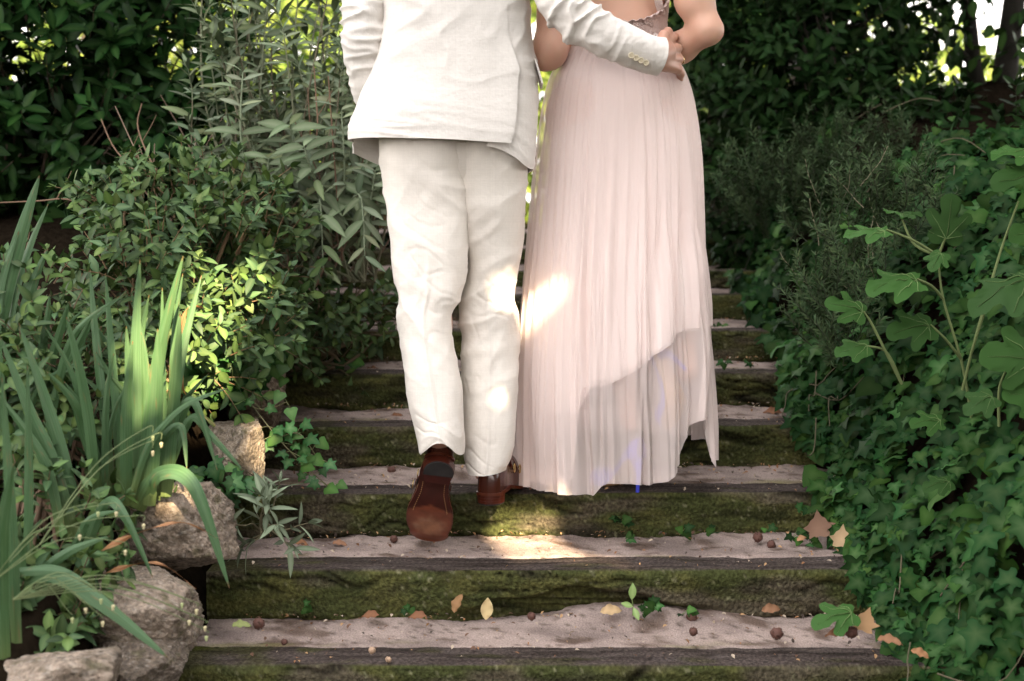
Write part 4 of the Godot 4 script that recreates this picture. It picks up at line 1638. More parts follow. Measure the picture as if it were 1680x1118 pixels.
func blade(o: Node3D, pts: Array, width: float, m: Material, label := "", called := "leaf", dry := false) -> void:
	# one sword leaf, folded along its middle
	var n := 26
	var c := curve(pts, n)
	var rows := []
	var cols := []
	var twist := rng.randf_range(-0.5, 0.5)
	for k in n:
		var t := float(k) / (n - 1)
		var d := (c[mini(k + 1, n - 1)] - c[maxi(k - 1, 0)]).normalized()
		var view := Vector3(0.35 * sin(twist * 3.0), 0.55, 0.85)
		if absf(d.y) > 0.75:
			view = Vector3(sin(twist), 0.0, cos(twist))
		var x := d.cross(view).normalized()
		var nn := x.cross(d).normalized()
		var w := width * 0.43 * (0.80 + 0.2 * sin(t * 2.4)) * (1.0 - t ** 3.2) + 0.0006
		if dry:
			x = x.rotated(d, t * 9.0)
			w *= 0.55 + 0.45 * sin(t * 23.0)
		var g := 0.020 * n3(t * 7.0, width * 90.0, pts[0].x * 9.0)
		var r := PackedVector3Array()
		var cc := PackedColorArray()
		for q in 11:
			var u := (q - 5) / 5.0
			r.append(c[k] + x * w * u + nn * (w * 0.30 * (1.0 - absf(u)) + (0.0007 if q % 2 else 0.0)) - o.position)
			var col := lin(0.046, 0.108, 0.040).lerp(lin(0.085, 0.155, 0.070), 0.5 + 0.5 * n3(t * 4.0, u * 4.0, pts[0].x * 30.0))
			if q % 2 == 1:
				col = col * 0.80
			col = col.lerp(lin(0.17, 0.20, 0.055), 0.55 * sm(0.25, 0.0, t))
			col = col.lerp(lin(0.22, 0.10, 0.04), 0.9 * sm(0.965, 1.0, t + g))
			col = col.lerp(lin(0.16, 0.11, 0.05), 0.7 * sm(0.72, 0.80, n3(t * 30.0, u * 3.0, pts[0].z * 31.0 + width * 300.0)))
			if dry:
				col = lin(0.30, 0.13, 0.055).lerp(lin(0.10, 0.14, 0.03), sm(0.35, 0.1, t)).lerp(lin(0.45, 0.28, 0.14), 0.7 * sm(0.0, 0.5, n3(t * 9.0, u * 3.0, 4.0)))
			cc.append(col)
		rows.append(r)
		cols.append(cc)
	var mb := MB.new()
	mb.grid(rows, false, false, cols)
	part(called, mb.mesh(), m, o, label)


func make_plants() -> void:
	print("plants")
	make_iris()
	make_left_shrubs()
	make_ivy()
	make_right_shrubs()


func make_iris() -> void:
	var im := mat(lin(1, 1, 1), 0.5, true)
	im.backlight_enabled = true
	im.backlight = Color(0.35, 0.42, 0.20)
	im.metallic_specular = 0.4
	var a := thing("iris_plant", "tall upright iris clump of sword leaves behind the pale rock", "plant", Vector3(-0.8063, 0.3517, -0.0500), "iris clumps on the left bank")
	var up := [
		[Vector3(-0.7800, 0.3166, -0.0300), Vector3(-0.7502, 0.5023, 0.0000), Vector3(-0.7176, 0.6689, 0.0200), Vector3(-0.6634, 0.8443, 0.0500), 0.036],
		[Vector3(-0.7982, 0.3125, -0.0500), Vector3(-0.7922, 0.5093, -0.0400), Vector3(-0.7846, 0.6644, -0.0300), Vector3(-0.7691, 0.8359, -0.0200), 0.034],
		[Vector3(-0.8586, 0.3154, -0.1000), Vector3(-0.8826, 0.5244, -0.1200), Vector3(-0.9014, 0.6809, -0.1400), Vector3(-0.9115, 0.8094, -0.1500), 0.026],
		[Vector3(-0.8372, 0.3195, -0.0800), Vector3(-0.8459, 0.5022, -0.0900), Vector3(-0.8565, 0.6581, -0.1000), Vector3(-0.8645, 0.8036, -0.1000), 0.030],
		[Vector3(-0.8723, 0.3057, -0.0200), Vector3(-0.8708, 0.4925, 0.0200), Vector3(-0.8838, 0.6209, 0.0400), Vector3(-0.9027, 0.7211, 0.0500), 0.036],
		[Vector3(-0.7536, 0.3261, -0.0800), Vector3(-0.7315, 0.4876, -0.1000), Vector3(-0.7068, 0.6432, -0.1200), Vector3(-0.6689, 0.7967, -0.1400), 0.030],
		[Vector3(-0.7307, 0.3341, -0.0400), Vector3(-0.7135, 0.4850, -0.0300), Vector3(-0.6985, 0.6017, -0.0200), Vector3(-0.6860, 0.7231, -0.0100), 0.032],
		[Vector3(-0.7594, 0.3208, -0.0100), Vector3(-0.7409, 0.4656, 0.0100), Vector3(-0.7255, 0.5947, 0.0300), Vector3(-0.7183, 0.6964, 0.0500), 0.036],
		[Vector3(-0.8080, 0.3187, -0.0200), Vector3(-0.7995, 0.4401, 0.0100), Vector3(-0.7888, 0.5570, 0.0300), Vector3(-0.7722, 0.6707, 0.0400), 0.030],
		[Vector3(-0.7578, 0.3235, -0.0600), Vector3(-0.7068, 0.4820, -0.0500), Vector3(-0.6653, 0.5364, -0.0300), Vector3(-0.6132, 0.3974, 0.0000), 0.026],
		[Vector3(-0.7486, 0.3301, -0.0600), Vector3(-0.6785, 0.4964, -0.0400), Vector3(-0.6301, 0.4672, -0.0200), Vector3(-0.5600, 0.3974, 0.0000), 0.022],
		[Vector3(-0.7932, 0.3422, 0.0000), Vector3(-0.7475, 0.4545, 0.0200), Vector3(-0.6744, 0.5344, 0.0300), Vector3(-0.5833, 0.5721, 0.0200), 0.018],
		[Vector3(-0.7770, 0.3317, -0.0200), Vector3(-0.7361, 0.4479, -0.0200), Vector3(-0.6873, 0.4895, 0.0000), Vector3(-0.6719, 0.4036, 0.0200), 0.022],
		[Vector3(-0.8650, 0.3256, -0.0500), Vector3(-0.8942, 0.4592, -0.0300), Vector3(-0.9083, 0.5404, 0.0000), Vector3(-0.9554, 0.6061, 0.0200), 0.024]]
	for b in up:
		blade(a, [b[0], b[1], b[2], b[3]], b[4], im)
	for k in 22:
		var r0: Vector3 = Vector3(-0.8931, 0.3021, -0.1000).lerp(Vector3(-0.7419, 0.3087, -0.1000), rng.randf()) + Vector3(0, 0, rng.randf_range(-0.12, 0.06))
		var lean := rng.randf_range(-0.13, 0.10)
		var tall := rng.randf_range(0.26, 0.50)
		blade(a, [r0, r0 + Vector3(lean * 0.25, tall * 0.4, 0.01), r0 + Vector3(lean * 0.6, tall * 0.75, 0.02), r0 + Vector3(lean * 1.25, tall, 0.03)], rng.randf_range(0.014, 0.026), im)
	var d := thing("iris_plant", "dark iris clump leaning out of the shade under the laurel", "plant", Vector3(-1.1085, 0.5347, -0.2500), "iris clumps on the left bank")
	for b in [
		[Vector3(-1.1247, 0.4518, -0.2500), Vector3(-1.1120, 0.6428, -0.2700), Vector3(-1.0815, 0.7659, -0.2800), Vector3(-1.0498, 0.8504, -0.3000), 0.034],
		[Vector3(-1.1648, 0.5657, -0.2200), Vector3(-1.1316, 0.7538, -0.2500), Vector3(-1.0976, 0.8892, -0.2700), Vector3(-1.0642, 1.0146, -0.3000), 0.044],
		[Vector3(-1.1409, 0.5897, -0.2500), Vector3(-1.1155, 0.7527, -0.2700), Vector3(-1.0881, 0.8614, -0.3000), Vector3(-1.0534, 0.9506, -0.3200), 0.026],
		[Vector3(-1.0634, 0.4730, -0.2000), Vector3(-1.0463, 0.5951, -0.2000), Vector3(-1.0278, 0.6760, -0.2000), Vector3(-1.0161, 0.7539, -0.2000), 0.024],
		[Vector3(-1.0432, 0.4759, -0.1800), Vector3(-1.0186, 0.5838, -0.1800), Vector3(-0.9890, 0.6651, -0.1700), Vector3(-0.9612, 0.7403, -0.1600), 0.026],
		[Vector3(-1.0195, 0.4654, -0.1600), Vector3(-0.9898, 0.5727, -0.1600), Vector3(-0.9420, 0.6413, -0.1400), Vector3(-0.9014, 0.7088, -0.1200), 0.024],
		[Vector3(-1.1740, 0.4730, -0.2000), Vector3(-1.1486, 0.6473, -0.2200), Vector3(-1.1384, 0.7680, -0.2400), Vector3(-1.1009, 0.8893, -0.2600), 0.030]]:
		blade(d, [b[0], b[1], b[2], b[3]], b[4], im)
	for k in 16:
		var r0: Vector3 = Vector3(-1.1772, 0.3774, -0.2000).lerp(Vector3(-0.9607, 0.3774, -0.2000), rng.randf()) + Vector3(0, 0, rng.randf_range(-0.10, 0.20))
		var lean := rng.randf_range(-0.15, 0.15)
		var tall := rng.randf_range(0.22, 0.42)
		blade(d, [r0, r0 + Vector3(lean * 0.25, tall * 0.4, 0.01), r0 + Vector3(lean * 0.6, tall * 0.75, 0.02), r0 + Vector3(lean * 1.3, tall * 0.95, 0.03)], rng.randf_range(0.014, 0.024), im)
	var f := thing("iris_plant", "iris with broad drooping leaves across the edging rocks", "plant", Vector3(-0.8668, 0.1818, 0.2800), "iris clumps on the left bank")
	for b in [
		[Vector3(-0.7865, 0.3122, -0.0200), Vector3(-0.7275, 0.3934, 0.0200), Vector3(-0.6439, 0.3770, 0.0800), Vector3(-0.5680, 0.1789, 0.1200), 0.044],
		[Vector3(-0.8874, 0.1811, 0.1000), Vector3(-0.8158, 0.3478, 0.1200), Vector3(-0.7628, 0.3318, 0.1600), Vector3(-0.7063, 0.2170, 0.1800), 0.026],
		[Vector3(-0.9686, 0.2209, 0.2500), Vector3(-0.8739, 0.2475, 0.2700), Vector3(-0.7739, 0.1991, 0.3000), Vector3(-0.6426, 0.1030, 0.3300), 0.044],
		[Vector3(-0.9291, 0.1469, 0.2000), Vector3(-0.9054, 0.2344, 0.2100), Vector3(-0.8538, 0.2790, 0.2200), Vector3(-0.7765, 0.3089, 0.2200), 0.028],
		[Vector3(-0.9672, 0.2131, 0.3500), Vector3(-0.9206, 0.2647, 0.3500), Vector3(-0.8642, 0.2727, 0.3500), Vector3(-0.8050, 0.2718, 0.3600), 0.022],
		[Vector3(-0.9258, 0.0686, 0.4000), Vector3(-0.9179, 0.2661, 0.4200), Vector3(-0.9038, 0.3815, 0.4400), Vector3(-0.8763, 0.4925, 0.4500), 0.036],
		[Vector3(-0.9136, 0.0895, 0.3600), Vector3(-0.9154, 0.3184, 0.3600), Vector3(-0.9193, 0.4766, 0.3600), Vector3(-0.9254, 0.6330, 0.3600), 0.026],
		[Vector3(-0.9502, 0.1591, 0.2000), Vector3(-0.9399, 0.3404, 0.2000), Vector3(-0.9352, 0.4959, 0.2000), Vector3(-0.9332, 0.6380, 0.2000), 0.022],
		[Vector3(-0.8910, 0.2767, 0.0800), Vector3(-0.9299, 0.4270, 0.0800), Vector3(-0.9700, 0.5264, 0.0800), Vector3(-1.0287, 0.6866, 0.0800), 0.034],
		[Vector3(-0.8904, 0.2698, 0.0500), Vector3(-0.9181, 0.4199, 0.0400), Vector3(-0.9551, 0.5444, 0.0300), Vector3(-1.0098, 0.7065, 0.0200), 0.032],
		[Vector3(-0.9028, 0.2859, 0.1200), Vector3(-0.9236, 0.4095, 0.1200), Vector3(-0.9579, 0.4831, 0.1200), Vector3(-1.0274, 0.5808, 0.1200), 0.026],
		[Vector3(-0.8966, 0.2713, 0.0000), Vector3(-0.9158, 0.3615, 0.0000), Vector3(-0.9389, 0.4384, 0.0000), Vector3(-0.9725, 0.5023, 0.0000), 0.026],
		[Vector3(-0.9014, 0.1254, 0.2500), Vector3(-0.9301, 0.2236, 0.2600), Vector3(-0.9291, 0.2969, 0.2700), Vector3(-0.8847, 0.3578, 0.2800), 0.022],
		[Vector3(-0.8892, 0.2190, 0.1500), Vector3(-0.8569, 0.2928, 0.1500), Vector3(-0.8288, 0.3318, 0.1600), Vector3(-0.7704, 0.3485, 0.1700), 0.020]]:
		blade(f, [b[0], b[1], b[2], b[3]], b[4], im)
	blade(f, [Vector3(-0.8779, 0.2069, 0.1600), Vector3(-0.8125, 0.2645, 0.1600), Vector3(-0.7247, 0.3072, 0.1700), Vector3(-0.6441, 0.3264, 0.1800), Vector3(-0.5758, 0.2972, 0.1900)], 0.016, im, "withered brown curling iris leaf", "leaf", true)
	blade(f, [Vector3(-0.8750, 0.1855, 0.1400), Vector3(-0.7862, 0.2252, 0.1500), Vector3(-0.7013, 0.2375, 0.1500), Vector3(-0.6296, 0.1818, 0.1400)], 0.014, im, "withered brown iris leaf lying on the rocks", "leaf", true)
	blade(a, [Vector3(-0.7010, 0.4292, -0.4000), Vector3(-0.7693, 0.5185, -0.3800), Vector3(-0.7726, 0.6329, -0.3800), Vector3(-0.7494, 0.7125, -0.3600), Vector3(-0.7059, 0.7027, -0.4000)], 0.020, im, "dry straw coloured twisted leaf", "leaf", true)
	# quaking grass: nodding seed heads on hair-thin stems
	var q := thing("quaking_grass", "fine quaking grass with pale nodding seed heads over the rocks", "grass", Vector3(-0.8608, 0.2045, 0.4000))
	var hair := MB.new()
	var heads := [[250,717,0.25], [264,728,0.25], [250,742,0.25], [160,842,0.34], [130,880,0.34], [235,862,0.30], [165,985,0.40], [185,995,0.40], [140,1000,0.42], [298,992,0.33], [322,1002,0.33], [336,1030,0.32], [338,1046,0.32], [168,1022,0.42], [310,1020,0.33], [118,1016,0.42], [190,842,0.3], [205,905,0.32]]
	var hp := []
	hp = [Vector3(-0.6821, 0.5074, 0.2500), Vector3(-0.6662, 0.4945, 0.2500), Vector3(-0.6827, 0.4782, 0.2500), Vector3(-0.7633, 0.3799, 0.3400), Vector3(-0.7982, 0.3365, 0.3400), Vector3(-0.6902, 0.3482, 0.3000), Vector3(-0.7442, 0.2327, 0.4000), Vector3(-0.7224, 0.2214, 0.4000), Vector3(-0.7661, 0.2214, 0.4200), Vector3(-0.6143, 0.2052, 0.3300), Vector3(-0.5874, 0.1936, 0.3300), Vector3(-0.5743, 0.1582, 0.3200), Vector3(-0.5724, 0.1395, 0.3200), Vector3(-0.7361, 0.1968, 0.4200), Vector3(-0.6014, 0.1727, 0.3300), Vector3(-0.7907, 0.2035, 0.4200), Vector3(-0.7409, 0.3714, 0.3000), Vector3(-0.7201, 0.3031, 0.3200)]
	for k in hp.size():
		var root: Vector3 = Vector3(-0.9322, 0.2714, 0.4400) if k in [3, 4, 5, 16, 17] else Vector3(-0.8825, 0.2493, 0.4600) if k > 5 else Vector3(-0.8911, 0.3041, 0.3000)
		var e: Vector3 = hp[k]
		hair.tube(curve([root, root.lerp(e, 0.5) + Vector3(0, 0.05, 0), e + Vector3(-0.01, 0.018, 0), e + Vector3(0, 0.008, 0)], 16), tapers(16, 0.0010, 0.0006), 4, lin(0.16, 0.20, 0.09), false)
		var hm := MB.new()
		for s in 4:
			hm.ball(Vector3(0, -0.0020 * s, 0.0008 * (s % 2)), Vector3(0.0036 - 0.0005 * s, 0.0024, 0.0030 - 0.0004 * s), 9, 6, lin(0.50, 0.44, 0.26) if k % 3 else lin(0.34, 0.38, 0.18))
		var h := part("seed_head", hm.mesh(), M.plain, q)
		h.position = e - q.position
	for k in hair.V.size():
		hair.V[k] -= q.position
	part("stems", hair.mesh(), M.twig, q)


func make_left_shrubs() -> void:
	# dark laurel
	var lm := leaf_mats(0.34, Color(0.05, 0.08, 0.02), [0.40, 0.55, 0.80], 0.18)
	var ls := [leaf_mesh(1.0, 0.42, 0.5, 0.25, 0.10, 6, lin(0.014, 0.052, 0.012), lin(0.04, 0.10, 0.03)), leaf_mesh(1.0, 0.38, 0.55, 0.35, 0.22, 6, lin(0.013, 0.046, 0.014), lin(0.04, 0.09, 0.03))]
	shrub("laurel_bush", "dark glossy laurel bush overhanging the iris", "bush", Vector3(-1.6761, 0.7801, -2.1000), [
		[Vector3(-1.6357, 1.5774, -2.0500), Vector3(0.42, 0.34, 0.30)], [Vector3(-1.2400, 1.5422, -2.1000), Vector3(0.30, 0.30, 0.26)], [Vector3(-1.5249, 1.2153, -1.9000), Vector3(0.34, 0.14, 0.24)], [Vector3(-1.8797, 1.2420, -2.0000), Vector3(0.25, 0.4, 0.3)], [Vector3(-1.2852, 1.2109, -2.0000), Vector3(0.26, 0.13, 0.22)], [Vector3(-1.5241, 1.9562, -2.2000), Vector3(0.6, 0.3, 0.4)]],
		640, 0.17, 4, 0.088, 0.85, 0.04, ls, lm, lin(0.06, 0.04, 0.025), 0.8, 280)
	# grey sage-like shrub
	var gm := leaf_mats(0.85, Color(0.16, 0.20, 0.12), [0.45, 0.62, 0.85], 0.2)
	var gs := [leaf_mesh(1.0, 0.21, 0.45, 0.30, 0.16, 7, lin(0.200, 0.255, 0.165), lin(0.30, 0.36, 0.26)), leaf_mesh(1.0, 0.27, 0.45, 0.20, 0.40, 7, lin(0.160, 0.220, 0.125), lin(0.26, 0.32, 0.21))]
	var g := thing("sage_shrub", "tall grey-green woolly sage shrub beside the man's sleeve", "shrub", Vector3(-0.6219, 0.7660, -1.3500))
	var leaves := []
	var st := MB.new()
	var roots := Vector3(-0.6370, 0.7247, -1.4500)
	var tips := []
	for k in 105:
		var px := rng.randf()
		var e: Vector3 = Vector3(-0.9319, 1.4629, -1.4500).lerp(Vector3(-0.3506, 1.4629, -1.4500), px) + Vector3(rng.randf_range(-0.05, 0.05), rng.randf_range(-0.55, 0.25), rng.randf_range(-0.55, 0.28))
		tips.append(e)
	for e in tips:
		var r := roots + Vector3(rng.randf_range(-0.22, 0.22), 0, rng.randf_range(-0.12, 0.12))
		var m: Vector3 = r.lerp(e, 0.5) + Vector3((e.x - r.x) * 0.25, 0.05, 0.04) + rdir() * 0.05
		var c := curve([r, m, e], 14)
		st.tube(c, tapers(14, 0.0045, 0.0020), 5, lin(0.14, 0.115, 0.075).lerp(lin(0.17, 0.20, 0.12), rng.randf()), false)
		for j in range(4, 14):
			var dd := (c[mini(j + 1, 13)] - c[j - 1]).normalized()
			var side := dd.cross(rdir()).normalized()
			for s in [1.0, -1.0]:
				if rng.randf() < 0.92:
					var ld: Vector3 = (side * s * 0.8 + dd * 0.55 + Vector3.DOWN * rng.randf_range(0.0, 0.5) + rdir() * 0.15).normalized()
					leaves.append([frame(ld, Vector3(0, 0.6, 0.5) + rdir() * 0.35, c[j], rng.randf_range(0.055, 0.105)), rng.randi() % 2])
		sprig(leaves, st, e, (e - m).normalized(), 0.09, 4, 0.07, 0.6, 0.0, 2, lin(0.18, 0.21, 0.13), 0.002)
	# the silvery shoots in front, drooping over the steps
	for e in [[Vector3(-0.6048, 0.9654, -1.2500), Vector3(-0.6148, 1.0766, -1.1500), Vector3(-0.6230, 1.1764, -1.1000)], [Vector3(-0.4987, 0.9122, -1.2500), Vector3(-0.4732, 1.0328, -1.1200), Vector3(-0.4775, 1.2187, -1.1000)], [Vector3(-0.5015, 0.9124, -1.2000), Vector3(-0.4264, 0.9809, -1.0800), Vector3(-0.4082, 0.8124, -1.0200)], [Vector3(-0.5631, 0.9124, -1.2000), Vector3(-0.5375, 0.9639, -1.0800), Vector3(-0.5232, 0.7786, -1.0200)], [Vector3(-0.7382, 0.9649, -1.2000), Vector3(-0.7602, 1.1341, -1.1000), Vector3(-0.7519, 1.3230, -1.1000)], [Vector3(-0.5273, 0.9649, -1.2000), Vector3(-0.4106, 1.0663, -1.1000), Vector3(-0.3838, 1.2018, -1.1000)], [Vector3(-0.5187, 0.9475, -1.2000), Vector3(-0.5537, 1.0318, -1.0800), Vector3(-0.5772, 1.1149, -1.0500)], [Vector3(-0.6510, 0.9124, -1.2000), Vector3(-0.6860, 0.9641, -1.1000), Vector3(-0.6807, 1.0825, -1.0800)], [Vector3(-0.4226, 0.8773, -1.2000), Vector3(-0.3979, 0.9641, -1.1000), Vector3(-0.3832, 1.0487, -1.0800)]]:
		var c := curve(e, 12)
		st.tube(c, tapers(12, 0.004, 0.002), 5, lin(0.20, 0.25, 0.16), false)
		for j in range(1, 12):
			var dd := (c[mini(j + 1, 11)] - c[j - 1]).normalized()
			var side := dd.cross(Vector3(0.2, 0.3, 0.9)).normalized().rotated(dd, j * 1.5)
			for s in [1.0, -1.0]:
				leaves.append([frame((side * s * 0.85 + dd * 0.45 + Vector3.DOWN * 0.15).normalized(), Vector3(0, 0.55, 0.7) + rdir() * 0.2, c[j], rng.randf_range(0.065, 0.115)), rng.randi() % 2])
	for k in 60:  # leafless woody twigs
		var a := roots + Vector3(rng.randf_range(-0.35, 0.2), rng.randf_range(-0.05, 0.1), rng.randf_range(-0.1, 0.25))
		var b := a + Vector3(rng.randf_range(-0.22, 0.18), rng.randf_range(0.05, 0.55), rng.randf_range(-0.05, 0.2))
		st.tube(curve([a, a.lerp(b, 0.5) + rdir() * 0.06, b], 9), tapers(9, 0.0034, 0.0014), 5, lin(0.17, 0.10, 0.065).lerp(lin(0.26, 0.19, 0.14), rng.randf()), false)
	for k in st.V.size():
		st.V[k] -= g.position
	part("stems", st.mesh(), M.twig, g)
	leaf_out(g, leaves, gs, gm, 300)
	for tw in [
		[[Vector3(-1.4035, 0.9579, -0.9500), Vector3(-1.2877, 0.9628, -0.9500), Vector3(-1.1957, 0.9675, -0.9200), Vector3(-1.1103, 0.9380, -0.8500)], "thin brown twig reaching across the dark under the laurel"],
		[[Vector3(-1.2233, 1.2097, -1.3500), Vector3(-1.1612, 1.1242, -1.2500), Vector3(-1.0829, 1.0594, -1.1500), Vector3(-1.0480, 1.0289, -1.1000)], "slanting brown twig below the laurel leaves"],
		[[Vector3(-1.0879, 1.2507, -1.3000), Vector3(-1.0889, 1.1856, -1.2500), Vector3(-1.0386, 1.1023, -1.1500), Vector3(-0.9897, 1.0323, -1.1000)], "forked brown twig rising out of the leafy shrub"],
		[[Vector3(-1.0890, 0.9641, -1.1000), Vector3(-1.0856, 1.0323, -1.1000), Vector3(-1.0909, 1.1062, -1.1200)], "upright bare twig stub in the leafy shrub"],
		[[Vector3(-0.5665, 1.3466, -1.2000), Vector3(-0.5596, 1.2588, -1.1800), Vector3(-0.5545, 1.1630, -1.1600), Vector3(-0.5881, 1.0174, -1.2000)], "bare upright stem in front of the sage shrub"]]:
		var tp := MB.new()
		var tc := curve(tw[0], 14)
		var t0 := tc[13]
		for k in tc.size():
			tc[k] -= t0
		tp.tube(tc, tapers(14, 0.0018, 0.0030), 5, lin(0.17, 0.105, 0.065), true)
		tp.tube(PackedVector3Array([tc[7], tc[7] + Vector3(0.03, 0.045, 0.01), tc[7] + Vector3(0.045, 0.075, 0.01)]), tapers(3, 0.0016, 0.0008), 4, lin(0.17, 0.105, 0.065), true)
		single("twig", tw[1], "twig", tp.mesh(), M.twig, Transform3D(Basis(), t0), "bare twigs on the left bank")
	# small-leaved green shrub over the bank
	var em := leaf_mats(0.5, Color(0.18, 0.28, 0.07), [0.42, 0.62, 0.92], 0.3)
	var es := [leaf_mesh(1.0, 0.46, 0.45, 0.22, 0.18, 6, lin(0.070, 0.140, 0.048), lin(0.13, 0.21, 0.08)), leaf_mesh(1.0, 0.40, 0.42, 0.30, 0.30, 6, lin(0.055, 0.120, 0.052), lin(0.11, 0.18, 0.08)), leaf_mesh(1.0, 0.50, 0.5, 0.12, 0.10, 6, lin(0.095, 0.170, 0.045), lin(0.16, 0.24, 0.08))]
	shrub("leafy_shrub", "dense small-leaved green shrub spilling over the left bank", "shrub", Vector3(-0.8555, 0.4723, -0.7500), [
		[Vector3(-0.8425, 0.9382, -0.9500), Vector3(0.20, 0.10, 0.14)], [Vector3(-0.9818, 0.9299, -0.8500), Vector3(0.14, 0.08, 0.12)], [Vector3(-0.7812, 0.7712, -0.8000), Vector3(0.17, 0.14, 0.14)], [Vector3(-0.9343, 0.7316, -0.6500), Vector3(0.14, 0.16, 0.12)], [Vector3(-0.7102, 0.6313, -0.7500), Vector3(0.13, 0.10, 0.12)], [Vector3(-0.8184, 0.5979, -0.6000), Vector3(0.15, 0.12, 0.10)], [Vector3(-0.6952, 0.8475, -0.9500), Vector3(0.10, 0.12, 0.10)]],
		430, 0.10, 4, 0.046, 0.8, 0.02, es, em, lin(0.20, 0.13, 0.07), 0.7, 300)
	shrub("leafy_shrub", "low leafy shrub growing between the iris clumps", "shrub", Vector3(-1.0868, 0.4443, -0.3000), [
		[Vector3(-0.9990, 0.5347, -0.2500), Vector3(0.14, 0.14, 0.10)], [Vector3(-1.0800, 0.4593, -0.2000), Vector3(0.13, 0.16, 0.10)], [Vector3(-0.9461, 0.3593, -0.1500), Vector3(0.12, 0.08, 0.08)], [Vector3(-1.1364, 0.7483, -0.3500), Vector3(0.09, 0.05, 0.06)], [Vector3(-0.9629, 0.2698, 0.0500), Vector3(0.13, 0.08, 0.08)], [Vector3(-0.9826, 0.1325, 0.1500), Vector3(0.12, 0.10, 0.08)], [Vector3(-0.9021, 0.2061, 0.0500), Vector3(0.06, 0.05, 0.05)], [Vector3(-0.9516, 0.0926, 0.2600), Vector3(0.10, 0.06, 0.06)], [Vector3(-0.9000, 0.1043, 0.2200), Vector3(0.06, 0.05, 0.05)]],
		330, 0.10, 4, 0.042, 0.8, 0.02, es, em, lin(0.16, 0.10, 0.06), 0.7, 200)
	shrub("leafy_shrub", "small shrub hanging over the upper steps behind the man", "shrub", Vector3(-0.6810, 0.4716, -1.3500), [
		[Vector3(-0.6165, 0.6229, -1.3000), Vector3(0.10, 0.08, 0.08)], [Vector3(-0.5314, 0.6464, -1.5000), Vector3(0.12, 0.08, 0.08)], [Vector3(-0.4472, 0.5523, -1.6000), Vector3(0.08, 0.05, 0.06)], [Vector3(-0.6566, 0.5234, -1.2000), Vector3(0.07, 0.05, 0.06)], [Vector3(-0.5427, 0.4901, -1.3500), Vector3(0.05, 0.04, 0.05)]],
		105, 0.09, 4, 0.046, 0.8, 0.05, es, em, lin(0.12, 0.09, 0.05), 0.7, 220)
	shrub("leafy_sprig", "leafy weed sprouting between the pale rock and the steps", "plant", Vector3(-0.5893, 0.1945, -0.3400), [[Vector3(-0.5608, 0.2150, -0.3000), Vector3(0.050, 0.040, 0.03)]], 12, 0.06, 3, 0.060, 0.8, 0.02, [gs[0]], gm, lin(0.14, 0.12, 0.07), 0.9, 200)
	# dark undergrowth that closes the view below the laurel
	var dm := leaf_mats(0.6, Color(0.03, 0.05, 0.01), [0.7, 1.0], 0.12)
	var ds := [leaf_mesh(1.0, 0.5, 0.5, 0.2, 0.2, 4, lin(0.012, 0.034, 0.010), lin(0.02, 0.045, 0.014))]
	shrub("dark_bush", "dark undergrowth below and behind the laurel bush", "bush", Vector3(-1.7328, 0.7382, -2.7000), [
		[Vector3(-1.8839, 0.9768, -2.6000), Vector3(0.6, 0.34, 0.25)], [Vector3(-1.2023, 0.9064, -2.6000), Vector3(0.40, 0.24, 0.25)], [Vector3(-1.7007, 0.8241, -2.0500), Vector3(0.42, 0.16, 0.2)], [Vector3(-1.5348, 1.0407, -2.3000), Vector3(0.4, 0.2, 0.2)], [Vector3(-0.6965, 0.8556, -2.9000), Vector3(0.35, 0.22, 0.2)], [Vector3(-2.4019, 1.0449, -2.5000), Vector3(0.5, 0.5, 0.3)]], 800, 0.2, 4, 0.10, 0.85, 0.04, ds, dm, lin(0.03, 0.022, 0.015), 0.6, 60)


